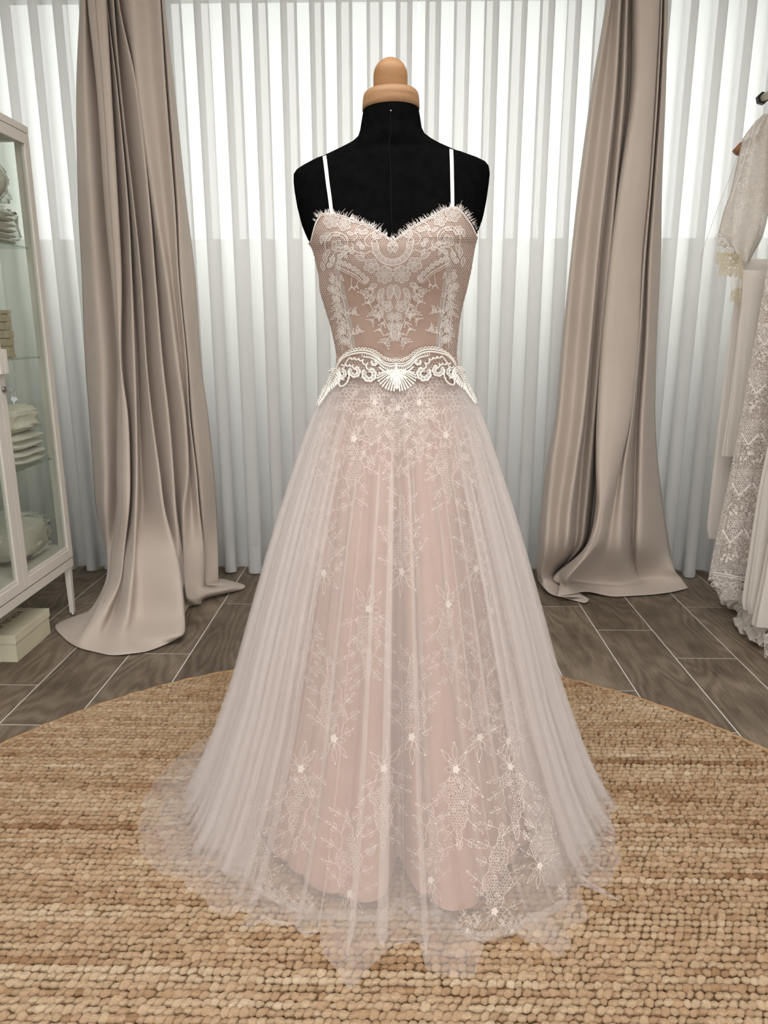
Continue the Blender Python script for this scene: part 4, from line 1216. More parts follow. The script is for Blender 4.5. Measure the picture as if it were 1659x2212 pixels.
def cord(pts, r, n=5, sm=True):
    for sg in ((1, -1) if max(abs(u) for u, v in pts) > 0.5 else (1,)):
        Q = [(u * sg, v) for u, v in pts]
        if sm and len(Q) > 2: Q = [tuple(q) for q in cr_spline(Q, n)]
        R = [P3(u, v, r * 0.6) for u, v in Q]
        rr_ = r
        if any(q is None for q in R):
            R = [q for q in R if q is not None]
        if len(R) > 1: cords.tube(R, rr_, 6)
def drop(u0, v0, u1, v1, r0, r1):
    for sg in ((1, -1) if max(abs(u0), abs(u1)) > 0.5 else (1,)):
        P = [P3(sg * (u0 + (u1 - u0) * t), v0 + (v1 - v0) * t, 0.001) for t in np.linspace(0, 1, 6)]
        if None in P: continue
        cords.tube(P, [r0 + (r1 - r0) * t for t in np.linspace(0, 1, 6)], 6)
        beads.ball(P[-1], r1 * 1.25, 7, 5)
def bead(u, v, r):
    for sg in ((1, -1) if abs(u) > 0.5 else (1,)):
        p = P3(sg * u, v, r * 0.4)
        if p is not None: beads.ball(p, r, 7, 5)
def ring_(u, v, r, w):
    for sg in ((1, -1) if abs(u) > 0.5 else (1,)):
        P = [P3(sg * (u + r * math.cos(a)), v + r * math.sin(a), w * 0.7) for a in np.linspace(0, 2 * PI, 11)[:-1]]
        if None in P: continue
        rings.tube(P, w, 5, closed=True)
sc_curve = np.array([(0, 778), (10, 779), (19, 776), (28, 772), (39, 763), (47, 758), (56, 755), (67, 753), (82, 753), (95, 756), (106, 762), (115, 770), (123, 780)], float)
S = cr_spline(sc_curve, 10); acc = 0; ring_(0, 778, 2.6, 0.0010)
for i in range(1, len(S)):
    acc += np.linalg.norm(S[i] - S[i-1])
    if acc > 6.6: acc = 0; ring_(S[i][0], S[i][1], 2.7, 0.0010)
cc = [(0, 790), (15, 791), (30, 784), (41, 773), (54, 764.5), (73, 760.5), (95, 764), (110, 770), (121, 781), (128, 793)]
cord([(u, v - 5) for u, v in cc], 0.0013); cord(cc, 0.0017); cord([(u * 0.97, v + 9) for u, v in cc[:6]], 0.0012)
for row, (dv, r) in enumerate(((2.5, .0011), (5.0, .0012), (7.4, .0011))):
    S2 = cr_spline(cc, 8)
    for i in range(0, len(S2), 2):
        if S2[i][0] < 78: bead(S2[i][0] * 0.985 + 0.5 * row, S2[i][1] + dv, r)
# chains of crescents
def crescent(u, v, r, rot, w):
    cord([(u + r * math.cos(a + rot), v + r * math.sin(a + rot)) for a in np.linspace(-0.3, PI * 0.95, 8)], w, 2)
for u, v, r, ro in ((93, 771, 4.2, .2), (84, 772, 4.2, .1), (75, 774, 4.8, 0.), (66, 781, 6, -.2), (57, 791, 7.5, -.4), (104, 786, 3.8, .3), (96, 786, 4, .2), (89, 790, 5, 0), (113, 785, 3.6, .4), (119, 793, 4, .3)):
    crescent(u, v, r, ro, 0.0015)
# scalloped rosettes
def rosette(u, v, r, n, w, a0=-2.4, a1=2.9):
    pts = []
    for a in np.linspace(a0, a1, n * 6):
        q = r * (1 + 0.16 * abs(math.sin((a - a0) / (a1 - a0) * PI * n)))
        pts.append((u + q * math.cos(a + PI / 2), v + q * math.sin(a + PI / 2)))
    cord(pts, w, 1, False)
    for k in range(n):
        a = a0 + (a1 - a0) * (k + 0.5) / n + PI / 2
        ring_(u + r * 0.78 * math.cos(a), v + r * 0.78 * math.sin(a), r * 0.24, w * 0.6)
        bead(u + r * 0.78 * math.cos(a), v + r * 0.78 * math.sin(a), w * 0.8)
    cord([(u + r * 0.5 * math.cos(a), v + r * 0.5 * math.sin(a)) for a in np.linspace(0.2, 5.0, 10)], w, 2)
rosette(59, 809, 13.5, 7, .0014); rosette(90, 802, 11, 6, .0013); rosette(118, 806, 9, 5, .0012); rosette(47, 783, 6, 5, .0011)
cord([(104, 800), (102, 812), (106, 824), (114, 832), (122, 833), (124, 825), (119, 818), (113, 820)], .0016)
cord([(98, 770), (106, 780), (112, 792), (116, 804)], .0013)
# side wings
ax0 = np.array([126, 796.0]); ax1 = np.array([166, 866.0])
rw = random.Random(77)
dirv = (ax1 - ax0) / np.linalg.norm(ax1 - ax0); nrm = np.array([dirv[1], -dirv[0]])
for k in range(17):
    t = k / 16; c = ax0 + (ax1 - ax0) * t
    wd = 13.5 * (0.55 + 0.45 * math.sin(PI * min(1, t * 1.5 + 0.2))) * (1 - 0.72 * max(0, t - 0.35) / 0.65)
    for s_ in (-1, 1):                                  # petals fanning off the spine
        q = c + nrm * s_ * 1.0; e = c + nrm * s_ * wd + dirv * (7.5 + rw.uniform(-1, 1))
        m_ = 0.5 * (q + e) + dirv * -1.5
        drop(q[0], q[1], m_[0], m_[1], .0009, .0016); drop(m_[0], m_[1], e[0], e[1], .0015, .0021)
    for s_ in (-0.55, 0.5):
        q = c + nrm * s_ * wd * rw.uniform(0.7, 1.2) + dirv * 3; bead(q[0], q[1], .0019)
cord([tuple(ax0 + (ax1 - ax0) * t + np.array([2 * math.sin(t * 6), 0])) for t in np.linspace(0, 1.06, 8)], .0014)
# centre fan
cord([(0, 784), (0, 796), (0, 812)], .0028)
for sg_u, v1, r1 in ((0, 838, .0026),):
    drop(0, 800, 0, 838, .0014, .0030)
for (u1, v1, k) in ((6, 844, .0018), (12, 843, .0018), (18, 841, .0018), (24, 838, .0018), (30, 834, .0018), (35, 829, .0018), (39, 823, .0017), (41, 817, .0017), (40, 811, .0016), (37, 806, .0015)):
    drop(2 + u1 * 0.18, 798 + (v1 - 806) * 0.25, u1, v1, .0008, k)
cord([(3, 800), (12, 809), (20, 806), (29, 800), (37, 793)], .0020); cord([(2, 803), (8, 815), (14, 822)], .0024); cord([(2, 801), (10, 812), (22, 818)], .0018)
cord([(1, 806), (4, 820), (7, 832)], .0022)
belt = cords.build('belt_applique', 'cord', dress, True)
rings.build('scallop_edging', 'cord', belt, True)
beads.build('beadwork', 'pearl', belt, True)
# waist net behind the appliqué
LB = Lace(); honeycomb(LB, lambda x, y: True, 728, 988, 775, 812, 6.0, 0.9)
tag(LB.build('waist_net', bvh_belt, -0.002, 'net', belt, 0.02), kind='stuff')
# ================================================================== GLASS CABINET
from mathutils import noise as mnoise
YF, YN = 2.60, 1.87
YM = 0.5 * (YF + YN)
XF = float(at_y(60, 274, YF)[0]); ZT = float(at_y(60, 274, YF)[2]); ZB = float(at_x(139, 1216, XF)[2])
XB = XF - 0.40
print('CAB', XF, ZT, ZB, at_x(139, 1216, XF))
cab = empty('glass_cabinet', 'white metal display cabinet with glass doors and splayed legs', 'cabinet')
pt = 0.024
m = MB(); m.box(XB, XF, YN, YF, ZT - 0.022, ZT, 0.002); m.build('top_panel', 'white_metal', cab)
m = MB(); m.box(XB, XF - 0.002, YN, YF, ZB + 0.03, ZB + 0.048, 0.002); m.build('bottom_panel', 'white_metal', cab)
for (x0, x1) in ((XB, XB + pt), (XF - pt - 0.016, XF - 0.016)):
    for (y0, y1) in ((YN, YN + pt), (YF - pt, YF)):
        m = MB(); m.box(x0, x1, y0, y1, ZB + 0.03, ZT - 0.02, 0.002); m.build('corner_post', 'white_metal', cab)
for (y0, y1) in ((YN + 0.008, YN + 0.012), (YF - 0.012, YF - 0.008)):
    m = MB(); m.box(XB + pt, XF - pt - 0.016, y0, y1, ZB + 0.048, ZT - 0.022); m.build('side_pane', 'glass', cab)
m = MB(); m.box(XB + 0.008, XB + 0.012, YN + pt, YF - pt, ZB + 0.048, ZT - 0.022); m.build('back_pane', 'glass', cab)
# side rails at the top of the end panels
for y0 in (YN, YF - 0.02):
    m = MB(); m.box(XB + pt, XF - pt - 0.016, y0, y0 + 0.02, ZT - 0.045, ZT - 0.02); m.build('top_rail', 'white_metal', cab)
def cab_door(y0, y1, hs):
    st = 0.034; x0, x1 = XF - 0.015, XF
    z0, z1 = ZB + 0.002, ZT - 0.024
    m = MB()
    m.box(x0, x1, y0 + 0.0015, y0 + st, z0, z1, 0.0015); m.box(x0, x1, y1 - st, y1 - 0.0015, z0, z1, 0.0015)
    m.box(x0, x1, y0 + st, y1 - st, z1 - st, z1, 0.0015); m.box(x0, x1, y0 + st, y1 - st, z0, z0 + st, 0.0015)
    d = m.build('door', 'white_metal', cab)
    m = MB(); m.box(x0 + 0.005, x0 + 0.009, y0 + st, y1 - st, z0 + st, z1 - st); m.build('pane', 'glass', d)
    return d
d_near = cab_door(YN, YM, 1); d_far = cab_door(YM, YF, -1)
zh0, zh1 = float(at_x(14, 806, XF)[2]), float(at_x(14, 753, XF)[2])
for dd, (ya, yb) in ((d_near, (YM - 0.024, YM - 0.002)), (d_far, (YM + 0.002, YM + 0.024))):
    m = MB(); m.box(XF, XF + 0.022, ya, yb, zh0, zh1, 0.002); m.build('door_handle', 'white_metal', dd)
zl = float(at_x(14, 840, XF)[2]); yl = YM + 0.018
m = MB(); m.tube([(XF - 0.002, yl, zl), (XF + 0.006, yl, zl)], 0.009, 16); m.build('lock', 'key', d_far, True)
# key in the lock and its spare
def key_mesh(mb, o, ax, up):
    o, ax, up = Vector(o), Vector(ax).normalized(), Vector(up).normalized()
    sd = ax.cross(up).normalized(); th = sd * 0.0012
    out = [o, o + ax * .012 + up * .003, o + ax * .016 + up * .011, o + ax * .029 + up * .002, o + ax * .024 - up * .009, o + ax * .015 - up * .009, o + ax * .012 - up * .003]
    n = len(out); V = [p + th for p in out] + [p - th for p in out]
    mb.add(V, [tuple(range(n)), tuple(range(2*n-1, n-1, -1))] + [(i, i+n, (i+1) % n + n, (i+1) % n) for i in range(n)])
m = MB(); key_mesh(m, (XF + 0.006, yl, zl), (1, 0.1, 0.05), (0, 0.35, 1)); m.build('key', 'key', d_far)
m = MB(); key_mesh(m, (XF + 0.026, yl + .002, zl - 0.048), (0.1, 0.2, 1.0), (1, 0.3, 0)); m.build('key', 'key', d_far)
m = MB(); m.tube([(XF + 0.028 + .007 * math.cos(a), yl + .003, zl - 0.014 + .008 * math.sin(a)) for a in np.linspace(0, 2 * PI, 15)[:-1]], 0.0007, 5, closed=True); m.build('key_ring', 'steel', d_far, True)
# base frame and splayed legs
m = MB()
for x0, x1 in ((XB, XB + 0.018), (XF - 0.020, XF - 0.002)): m.box(x0, x1, YN, YF, ZB - 0.034, ZB - 0.003, 0.002)
for y0, y1 in ((YN, YN + 0.018), (YF - 0.018, YF)): m.box(XB + 0.018, XF - 0.02, y0, y1, ZB - 0.034, ZB - 0.003, 0.002)
m.build('base_frame', 'white_metal', cab)
ft = at_z(157, 1322, 0.012)
for sx, xx in ((1, XF - 0.016), (-1, XB + 0.016)):
    for sy, yy in ((1, YF - 0.018), (-1, YN + 0.018)):
        m = MB(); ex = (ft[0] - (XF - 0.016)); ey = ft[1] - (YF - 0.018)
        m.bar((xx, yy, ZB - 0.02), (xx + sx * ex, yy + sy * ey, 0.012), (0.022, 0.018), (0.016, 0.014), (0, 1, 0))
        lg = m.build('leg', 'white_metal', cab)
        m = MB(); m.lathe([(0.008, 0.0005), (0.009, 0.004), (0.006, 0.014)], (xx + sx * ex, yy + sy * ey, 0), 12); m.build('foot', 'steel', lg, True)
# glass shelves
SH = []
for px, py in ((56, 533), (80, 770), (99, 993)):
    z = float(at_x(px, py, XF - 0.03)[2]); SH.append(z)
    m = MB(); m.box(XB + 0.02, XF - 0.03, YN + 0.022, YF - 0.026, z - 0.006, z, 0.0008); m.build('shelf', 'glass_edge', cab)
SH.append(ZB + 0.048)
def soft(name, c, dims, seed, mat, e=0.45, nz=0.05, fr=5.0, parent=None, nu=40, nv=22, crease=0.0, ridged=False):
    """soft stuffed or folded shape resting on c (bottom centre)"""
    V = []
    for i in range(nv + 1):
        a = -PI / 2 + PI * i / nv
        for k in range(nu):
            b = 2 * PI * k / nu
            f = lambda w, p: math.copysign(abs(w) ** p, w)
            v = Vector((f(math.cos(a), e) * f(math.cos(b), e), f(math.cos(a), e) * f(math.sin(b), e), f(math.sin(a), e * 1.3)))
            q = mnoise.noise(v * fr + Vector((seed * 3.1, seed, 0)))
            if ridged: q = 0.5 - abs(q) * 2
            q2 = mnoise.noise(v * fr * 2.7 + Vector((seed, 7, seed)))
            s = 1 + nz * q + nz * 0.4 * q2
            if crease: s *= 1 - crease * math.exp(-((v.z) / 0.10) ** 2) * max(0, math.cos(b) * 0.5 + 0.5)
            V.append((c[0] + v.x * dims[0] / 2 * s, c[1] + v.y * dims[1] / 2 * s, c[2] + dims[2] / 2 + max(-1.0, v.z * s) * dims[2] / 2))
    return mesh_obj(name, V, grid_faces(nv + 1, nu, True), mat, parent)
xm = XF - 0.165
# top shelf: folded stack in a bag, round cushion in a bag on it
z = SH[0]
for i in range(3):
    o = soft('folded_cloth', (xm, 2.465, z + 0.002), (0.25, 0.18, 0.034 - 0.002 * i), 10 + i, 'linen', 0.35, 0.05, 3, crease=0.35)
    tag(o, ['bottom folded white cloth of the bagged stack on top shelf', 'middle folded white cloth of the bagged stack on top shelf', 'uppermost folded white cloth of the bagged stack on top shelf'][i], 'cloth', 'folded cloths on the top shelf'); z += 0.035
tag(soft('plastic_bag', (xm, 2.465, SH[0] + 0.0012), (0.265, 0.20, 0.115), 3, 'plastic', 0.4, 0.14, 6, ridged=True), 'clear crinkled plastic bag around folded cloths on top shelf', 'bag')
cu = soft('round_cushion', (XF - 0.085, 2.46, z + 0.022), (0.115, 0.12, 0.12), 21, 'linen', 0.95, 0.05, 3)
tag(cu, 'round cream cushion wrapped in clear plastic above folded cloths', 'cushion')
b_ = soft('plastic_bag', (XF - 0.085, 2.46, z + 0.016), (0.125, 0.13, 0.135), 5, 'plastic', 0.9, 0.10, 6, ridged=True)
tag(b_, 'clear plastic bag knotted around the round cream cushion', 'bag')
soft('knot', (XF - 0.045, 2.48, z + 0.017), (0.04, 0.04, 0.035), 6, 'plastic', 0.8, 0.5, 4, b_, 24, 14, ridged=True)
# second shelf: mosaic box
pz = SH[1]; ux, uy = XF - 0.100, 2.42; bw, bh = 0.088, 0.150
mos = empty('mosaic_vase', 'square beige vase faced with uneven stone tiles on glass shelf', 'vase')
m = MB(); m.box(ux - bw/2 + .008, ux + bw/2 - .008, uy - bw/2 + .008, uy + bw/2 - .008, pz + 0.001, pz + bh); m.build('core', 'tile', mos)
m = MB(); m.box(ux - bw/2, ux + bw/2, uy - bw/2, uy + bw/2, pz + 0.001, pz + 0.012, 0.002); m.build('foot_plate', 'tile', mos)
m = MB(); m.box(ux - bw/2, ux + bw/2, uy - bw/2, uy + bw/2, pz + bh - 0.012, pz + bh, 0.002); m.build('rim', 'tile', mos)
rnd = random.Random(8)
for r_ in range(5):
    zc_ = pz + 0.012 + r_ * 0.0255; off = (r_ % 2) * 0.014
    for face in range(4):
        for k in range(3):
            a0 = -bw/2 + 0.002 + k * 0.0285 + (off if k else 0); a1 = min(bw/2 - 0.002, a0 + 0.0265 + (off if k == 0 else 0))
            if a1 - a0 < 0.008: continue
            d0 = bw/2 - 0.010; d1 = bw/2 + rnd.uniform(-0.002, 0.004); z0_ = zc_; z1_ = zc_ + rnd.uniform(0.021, 0.0245)
            m = MB()
            if face == 0: m.box(ux + d0, ux + d1, uy + a0, uy + a1, z0_, z1_, 0.002)
            elif face == 1: m.box(ux - d1, ux - d0, uy + a0, uy + a1, z0_, z1_, 0.002)
            elif face == 2: m.box(ux + a0, ux + a1, uy - d1, uy - d0, z0_, z1_, 0.002)
            else: m.box(ux + a0, ux + a1, uy + d0, uy + d1, z0_, z1_, 0.002)
            m.build('stone_tile', 'tile', mos)
# third shelf: folded throws
z = SH[2]
for i, (hh, mt, lb) in enumerate(((0.050, 'linen', 'lowest folded cream throw of the pile on glass shelf'), (0.055, 'linen', 'thick rolled cream throw between folded throw and fluffy throw'), (0.085, 'towel', 'fluffy cream fur throw on top of the pile'), )):
    o = soft('folded_throw', (xm + 0.005, 2.455 - 0.005 * i, z + 0.002), (0.275 - 0.005 * i, 0.225, hh), 30 + i, mt, 0.4, 0.07 if i < 2 else 0.13, 3.5 if i < 2 else 7, crease=0.3 if i < 2 else 0.1); z += hh + 0.001
    tag(o, lb, 'throw', 'folded throws in the cabinet')
# bottom: pillows in plastic
z = SH[3]
tag(soft('white_pillow', (xm, 2.43, z + 0.006), (0.25, 0.25, 0.125), 44, 'linen', 0.5, 0.10, 5), 'plump white pillow in clear plastic at cabinet bottom behind far door', 'pillow')
tag(soft('plastic_bag', (xm, 2.43, z + 0.002), (0.27, 0.27, 0.145), 45, 'plastic', 0.5, 0.14, 7, ridged=True), 'clear plastic bag around plump white pillow at cabinet bottom', 'bag')
tag(soft('cloth_bundle', (xm - 0.02, 2.06, z + 0.003), (0.25, 0.26, 0.15), 46, 'linen', 0.7, 0.16, 5, ridged=True), 'crumpled white cloth bundle at cabinet bottom behind near door', 'cloth')
tag(soft('feather_bundle', (xm - 0.02, 2.10, z + 0.160), (0.17, 0.18, 0.125), 47, 'towel', 0.8, 0.25, 5, ridged=True), 'cream feathery bundle above crumpled cloth behind near cabinet door', 'bundle')
mb = MB(); rnd = random.Random(3)
tuft = empty('plume', 'wispy translucent white plume sticking out beside the feathery bundle', 'plume')
for k in range(9):
    a = rnd.uniform(-0.4, 0.9); p0 = Vector((xm + 0.04, 2.22, z + 0.20)); V = []
    for i in range(8):
        t = i / 7; c_ = p0 + Vector((0.02 * t, 0.10 * t * math.cos(a), 0.10 * t * math.sin(a))); w_ = 0.018 * math.sin(PI * (0.12 + 0.88 * t) ) + 0.002
        V += [c_ + Vector((0.002 * rnd.uniform(-1, 1), 0, -w_)), c_ + Vector((0.01 * rnd.uniform(-1, 1), 0, w_))]
    mesh_obj('frond', V, [(2*i, 2*i+2, 2*i+3, 2*i+1) for i in range(7)], 'chiffon_thin', tuft)

# ================================================================== SHOE BOX
bx1 = at_z(30, 1432, 0.0); bx2 = at_z(121, 1368, 0.0)
xr = 0.5 * (bx1[0] + bx2[0]); y0, y1 = float(bx1[1]), float(bx2[1])
hb = float(at_y(28, 1373, y0)[2])
print('BOX', bx1, bx2, hb, at_y(121, 1310, y1))
box = empty('shoe_box', 'cream cardboard shoe box with lid on the floor under the cabinet', 'box')
bwid = 0.20; lidh = hb * 0.32
m = MB(); m.box(xr - bwid, xr - 0.003, y0 + 0.003, y1 - 0.003, 0.0008, hb - 0.004, 0.001); m.build('box_body', 'box', box)
m = MB(); m.box(xr - bwid - 0.002, xr, y0, y1, hb - lidh, hb, 0.0015); lid = m.build('lid', 'box', box)
# printed word on the lid, read from the far end
fc = bpy.data.curves.new('printed_word', 'FONT'); fc.body = 'REPUBLIC'; fc.size = 0.034; fc.extrude = 0.0001; fc.space_character = 1.05; fc.align_x = 'LEFT'
to = bpy.data.objects.new('printed_word', fc); COL.objects.link(to)
tp = at_z(52, 1322, hb)
dg = bpy.context.evaluated_depsgraph_get(); wm = bpy.data.meshes.new_from_object(to.evaluated_get(dg)); bpy.data.objects.remove(to, do_unlink=True)
wd_ = bpy.data.objects.new('printed_word', wm); COL.objects.link(wd_); wm.materials.clear(); wm.materials.append(M['ink'])
wd_.parent = lid; wd_.rotation_euler = (0, 0, -PI / 2); wd_.location = (tp[0] - 0.028, tp[1] + 0.004, hb + 0.0003)

# ================================================================== GARMENT RAIL
GX = 1.30
rail_end = at_x(1648, 212, GX); ZR = float(rail_end[2]); YR = float(rail_end[1])
print('RAIL', rail_end)
rack = empty('garment_rail', 'cream tubular garment rail with dark hexagonal end cap', 'clothes rail')
m = MB(); m.tube([(GX, YR, ZR), (GX, 0.75, ZR)], 0.0125, 16); m.build('rail', 'rail', rack, True)
m = MB(); m.tube([(GX, YR - 0.004, ZR), (GX, YR + 0.014, ZR)], 0.021, 6); m.build('end_cap', 'black', rack)
for yy in (0.80, 2.05):
    m = MB(); m.tube([(GX, yy, ZR - 0.008), (GX, yy, 0.03)], 0.0125, 14); m.build('upright', 'rail', rack, True)
    m = MB(); m.box(GX - 0.02, GX + 0.24, yy - 0.02, yy + 0.02, 0.0, 0.03, 0.003); m.build('foot', 'rail', rack)
def gown(name, Y, rows, mat, nf, amp, dep, parent=None, rx=None, seed=1, hemj=0.0):
    """hanging garment: rows (py, left px); mirrored about the rail, ripples nf round"""
    rnd = random.Random(seed); ph0 = rnd.uniform(0, 6)
    R = []
    for (py, lx) in rows:
        p = at_y(lx, py, Y); R.append((p[2], GX - p[0]))
    R = np.array(R); Z = np.linspace(R[0][0], R[-1][0], 46); N = 200; V = []
    for i, z_ in enumerate(Z):
        h = float(np.interp(-z_, -R[:, 0], R[:, 1])); t = (Z[0] - z_) / max(1e-6, Z[0] - Z[-1])
        for k in range(N):
            a = 2 * PI * k / N; rp = amp * t * math.sin(nf * a + ph0 + 0.6 * math.sin(a * 2)) + 0.4 * amp * t * math.sin(nf * 2.3 * a + 1)
            c, s = math.cos(a), math.sin(a)
            zz = z_ + (hemj * math.sin(a * nf * 0.5 + 2) if i == len(Z) - 1 else 0)
            V.append((GX + (h + rp) * c, Y + (dep * (0.35 + 0.65 * t) + rp * 0.7) * s, max(zz, 0.004)))
    F = grid_faces(len(Z), N, True)
    o = mesh_obj(name, V, F, mat, parent)
    return o, V, F
def hanger(Y, px_tip, label):
    h = empty('wooden_hanger', label, 'hanger')
    tip = at_y(px_tip[0], px_tip[1], Y); w_ = GX - tip[0]
    mb = MB(); P = [(GX + w_ * s, Y, tip[2] + (0.085 * (1 - abs(s) ** 1.25)) - (0.012 if abs(s) > 0.95 else 0)) for s in np.linspace(-1, 1, 25)]
    mb.tube(P, [0.009 + 0.004 * abs(s) for s in np.linspace(-1, 1, 25)], 10); mb.build('shoulder_bar', 'wood_dark', h, True)
    top = tip[2] + 0.085; mb = MB()
    hook = [(GX, Y, top), (GX, Y, ZR - 0.02)] + [(GX + 0.017 * math.sin(a), Y, ZR + 0.0 - 0.017 * math.cos(a) ) for a in np.linspace(0.3, PI * 1.35, 10)]
    mb.tube(hook, 0.0017, 6); mb.build('hook', 'steel', h, True)
    return h
# bolero on the first hanger
Y1 = 2.66
hanger(Y1, (1590, 322), 'brown wooden hanger tip showing beside lace bolero sleeve')
bol = empty('lace_bolero', 'ivory floral lace bolero with scalloped sleeve on wooden hanger', 'jacket')
slv = [(1650, 1668, 246), (1632, 1668, 262), (1618, 1668, 280), (1604, 1668, 300), (1597, 1667, 330), (1590, 1666, 360), (1584, 1665, 390), (1577, 1664, 420), (1567, 1663, 445), (1562, 1660, 460), (1556, 1655, 485), (1550, 1648, 508), (1556, 1640, 525), (1572, 1628, 545), (1592, 1618, 566)]
V = []
n = 25
for (l, r, py) in slv:
    for k in range(n):
        s = k / (n - 1); a = PI * s
        p = at_y(l + (r - l) * (1 - math.cos(a)) / 2, py + (5 * math.sin(k * 2.2) if py > 500 else 0), Y1 - 0.012 - 0.05 * math.sin(a) - 0.006 * math.sin(6 * a)); V.append(p)
mesh_obj('sleeve', V, grid_faces(len(slv), n), 'lace_cloth', bol)
V = []
for (l, r, py) in slv[:10]:
    for k in range(n):
        s = k / (n - 1); p = at_y(max(1640, l + 10) + 190 * s, py - 2, Y1 - 0.02 - 0.04 * math.sin(PI * s)); V.append(p)
mesh_obj('front_panel', V, grid_faces(10, n), 'lace_cloth', bol)
V = []
for (l, py) in slv and [(1592, 345), (1580, 400), (1566, 440), (1560, 458)]:
    for k in range(6): V.append(at_y(l - 8 + 14 * k / 5, py, Y1 + 0.01))
# scalloped cuff rings and sleeve edge cord
cf = MB()
for k in range(9):
    t = k / 8; q = at_y(1551 + 42 * t, 512 + 52 * t + 4 * math.sin(k * 2), Y1 - 0.045 - 0.02 * math.sin(PI * t))
    cf.tube([(q[0] + 0.010 * math.cos(a), q[1], q[2] + 0.010 * math.sin(a)) for a in np.linspace(0, 2 * PI, 13)[:-1]], 0.0018, 5, closed=True)
    cf.tube([(q[0] + 0.005 * math.cos(a), q[1], q[2] + 0.005 * math.sin(a)) for a in np.linspace(0, 2 * PI, 11)[:-1]], 0.0013, 5, closed=True)
cf.build('scalloped_cuff', 'cord', bol, True)
cf = MB(); cf.tube([at_y(x, y, Y1 - 0.055) for x, y in ((1632, 262), (1624, 290), (1612, 330), (1600, 370), (1588, 405), (1577, 435), (1566, 462))], 0.0013, 5); cf.build('sleeve_piping', 'strap', bol, True)
# veil
vl = [(1594, 1640, 335), (1578, 1640, 380), (1560, 1640, 425), (1543, 1640, 470), (1527, 1640, 515), (1512, 1640, 556), (1512, 1630, 700), (1520, 1625, 860), (1530, 1620, 985)]
V = []
for (l, r, py) in vl:
    for k in range(16):
        s = k / 15; V.append(at_y(l + (r - l) * s, py, 2.76 + 0.02 * math.sin(s * 9)))
veil = mesh_obj('tulle_veil', V, grid_faces(len(vl), 16), 'veil')
tag(veil, 'thin white tulle veil fanning out behind the lace bolero', 'veil')
cf = MB(); cf.tube([at_y(l, py, 2.76) for (l, r, py) in vl[:6]], 0.0009, 5); cf.build('veil_edge', 'strap', veil, True)
# gold-ivory lace trims of the gown behind
Y2 = 2.60
gn, V_, F_ = gown('chiffon_gown', Y2, [(584, 1605), (640, 1602), (760, 1590), (880, 1577), (985, 1562)], 'chiffon', 11, 0.008, 0.028, seed=4)
g2 = empty('chiffon_gown', 'plain ivory chiffon gown with gold lace cuffs hanging behind the open lace gown', 'gown', 'gowns on the rail')
gn.name = 'overlay_panel'; gn.parent = g2
gn2, V_, F_ = gown('long_skirt', Y2 + 0.07, [(560, 1600), (760, 1572), (900, 1556), (1040, 1541), (1140, 1531), (1163, 1535)], 'chiffon', 9, 0.006, 0.03, g2, seed=6)
def trim(name, quad, rows, Y, tooth, mat, parent):
    (xa, ya), (xb, yb), (xc, yc), (xd, yd) = quad; n = 40; V = []
    for i in range(rows + 1):
        t = i / rows
        for k in range(n + 1):
            s = k / n; x = (xa + (xb - xa) * s) * (1 - t) + (xd + (xc - xd) * s) * t; y = (ya + (yb - ya) * s) * (1 - t) + (yd + (yc - yd) * s) * t
            if i == rows: y += tooth * abs(math.sin(s * PI * 5))
            V.append(at_y(x, y, Y - 0.006 * math.sin(s * 5)))
    mesh_obj(name, V, grid_faces(rows + 1, n + 1), mat, parent)
trim('lace_cuff', ((1549, 545), (1604, 548), (1603, 572), (1544, 566)), 4, 2.585, 6, 'lace_gold', g2)
trim('lace_cuff', ((1556, 568), (1606, 572), (1604, 596), (1551, 590)), 4, 2.575, 6, 'lace_gold', g2)
trim('lace_cuff', ((1579, 626), (1602, 618), (1600, 650), (1576, 648)), 4, 2.57, 6, 'lace_gold', g2)
trim('cuff_lining', ((1577, 580), (1603, 580), (1602, 622), (1579, 626)), 3, 2.578, 0, 'chiffon_thin', g2)
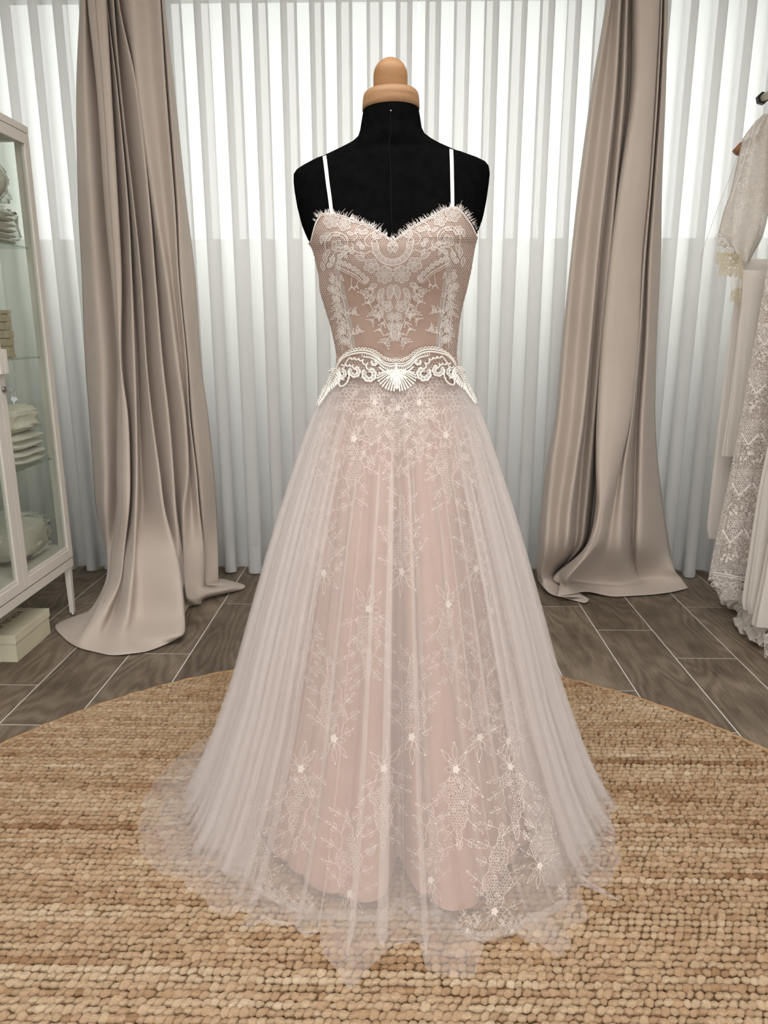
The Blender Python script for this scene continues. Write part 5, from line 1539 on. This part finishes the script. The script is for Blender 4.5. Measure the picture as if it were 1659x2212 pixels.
# open lace gown with chevron bands
Y3 = 2.50
g3 = empty('lace_gown', 'ivory open lace gown with chevron bands and scalloped hem over taupe lining', 'gown', 'gowns on the rail')
rows3 = [(480, 1672), (620, 1652), (760, 1628), (880, 1608), (1000, 1586), (1100, 1566), (1200, 1545), (1255, 1536)]
og, V3, F3 = gown('lace_layer', Y3, rows3, 'lace_open', 8, 0.008, 0.058, g3, seed=9)
gown('gown_lining', Y3 + 0.005, [(p, x + 14) for p, x in rows3[:-1]] + [(1215, 1556)], 'taupe', 8, 0.007, 0.044, g3, seed=9)
b3 = BVHTree.FromPolygons([Vector(v) for v in V3], F3)
TB, TC = Lace(), Lace(); rnd = random.Random(12)
def gl(u, v):                                           # u across from left silhouette (0..1), v picture row
    l = float(np.interp(v, [r[0] for r in rows3], [r[1] for r in rows3])); return (l + u, v)
for vb in (640, 745, 850, 960, 1070, 1172):
    sc_ = 0.75 + (vb - 640) / 1600
    for off in (0, 44):
        vv = vb + off * 0.0
        P = [gl(4 + off * sc_, vb - 26 * sc_), gl((24 + off) * sc_, vb), gl((44 + off) * sc_, vb - 24 * sc_)]
        TB.line(P, 5.2 * sc_)
        poly = [gl(4 + off * sc_, vb - 56 * sc_), gl((44 + off) * sc_, vb - 56 * sc_), gl((44 + off) * sc_, vb - 28 * sc_), gl((24 + off) * sc_, vb - 5), gl(4 + off * sc_, vb - 30 * sc_)]
        xs = [p[0] for p in poly]
        honeycomb(TC, lambda x, y: in_poly(x, y, poly), min(xs), max(xs), vb - 60 * sc_, vb, 5.2 * sc_, 1.1 * sc_, 0.3, rnd)
        for k in range(7):                              # drops along the band
            t = k / 6; u_ = (6 + 38 * t + off) * sc_; v_ = vb + 7 * sc_ - abs(t - 0.5) * 46 * sc_
            x, y = gl(u_, v_); TC.ring(x, y, 2.6 * sc_, 1.3 * sc_, 9); TC.dot(x, y, 1.0)
        for k in range(6):                              # leaf sprigs between the bands
            x, y = gl((8 + 34 * rnd.random() + off) * sc_, vb + (14 + 22 * rnd.random()) * sc_)
            Q = leaf_pts(x, y, rnd.uniform(0.4, 2.6), 11 * sc_, 5 * sc_); TB.fill(Q)
        for k in range(5):
            x, y = gl((24 + off + 14 * math.sin(k)) * sc_, vb + (8 + 7 * k) * sc_); TC.ring(x, y, 2.2 * sc_, 1.2, 8)
for d in (0, 5): TB.line([gl(1, 1236 + d), gl(30, 1240 + d), gl(60, 1246 + d), gl(95, 1252 + d), gl(125, 1256 + d)], 3.0)
tag(TB.build('chevron_bands', b3, 0.0015, 'thread', g3, 0.03), kind='stuff')
tag(TC.build('openwork', b3, 0.0012, 'thread', g3, 0.03), kind='stuff')
sw = MB()
for k in range(7):
    q = at_y(1544 + 13 * k, 1262 + 3 * math.sin(k * 2) + k * 0.8, Y3 - 0.05 + 0.010 * (k - 3) ** 2 * 0.25)
    for r_ in (0.012, 0.006): sw.tube([(q[0] + r_ * math.cos(a), q[1], q[2] + r_ * 0.8 * math.sin(a)) for a in np.linspace(0, 2 * PI, 13)[:-1]], 0.0016, 5, closed=True)
sw.build('scalloped_hem', 'cord', g3, True)
V = []
for i, py in enumerate((1245, 1262, 1280, 1296)):
    for k in range(14): V.append(at_y(1537 + 6 * i + k * (5 - 0.5 * i), py, Y3 - 0.06 + 0.006 * math.sin(k)))
mesh_obj('hem_frill', V, grid_faces(4, 14), 'lace_open', g3)
# front chiffon gown with ruffled foot
Y4 = 2.36
g4 = empty('ruffled_gown', 'ivory chiffon gown with ruffled train resting on the tiled floor', 'gown', 'gowns on the rail')
gown('skirt', Y4, [(700, 1690), (960, 1662), (1060, 1642), (1160, 1628), (1260, 1614), (1300, 1608), (1318, 1612)], 'chiffon', 9, 0.010, 0.055, g4, seed=14, hemj=0.006)
gown('over_layer', Y4 - 0.07, [(900, 1700), (1150, 1664), (1250, 1648), (1330, 1632), (1352, 1628)], 'chiffon', 7, 0.008, 0.045, g4, seed=16, hemj=0.004)
def ruffle(px0, py0, px1, py1, h, seed):
    a = at_z(px0, py0, 0.004); b = at_z(px1, py1, 0.004); rnd = random.Random(seed); n = 60; V = []
    rws = 8
    for i in range(rws):
        t = i / (rws - 1)
        for k in range(n):
            s = k / (n - 1); p = a + (b - a) * s
            w = math.sin(s * 15 + seed) * 0.018 * (0.4 + t) + 0.010 * math.sin(s * 37 + 2 * t)
            out = 0.055 * math.sin(PI * min(1, t * 0.95))
            V.append((p[0] - out * 0.8 + w * 0.4, p[1] - out * 0.5 + w, 0.004 + h * (1 - t) ** 0.8 + 0.012 * max(0, math.sin(s * 15 + seed + t * 2)) * math.sin(PI * t)))
    mesh_obj('ruffle', V, grid_faces(rws, n), 'chiffon', g4)
ruffle(1576, 1296, 1640, 1322, 0.055, 2); ruffle(1572, 1302, 1612, 1322, 0.03, 4); ruffle(1608, 1342, 1668, 1395, 0.07, 5); ruffle(1600, 1352, 1660, 1400, 0.035, 7)
V = []
for i, py in enumerate((1368, 1384, 1402, 1420)):
    for k in range(10): V.append(at_y(1651 + k * 4, py + (5 * math.sin(k * 2.5) if i == 3 else 0), 2.18 + 0.005 * math.sin(k)))
mesh_obj('lace_tail', V, grid_faces(4, 10), 'lace_open', g4)
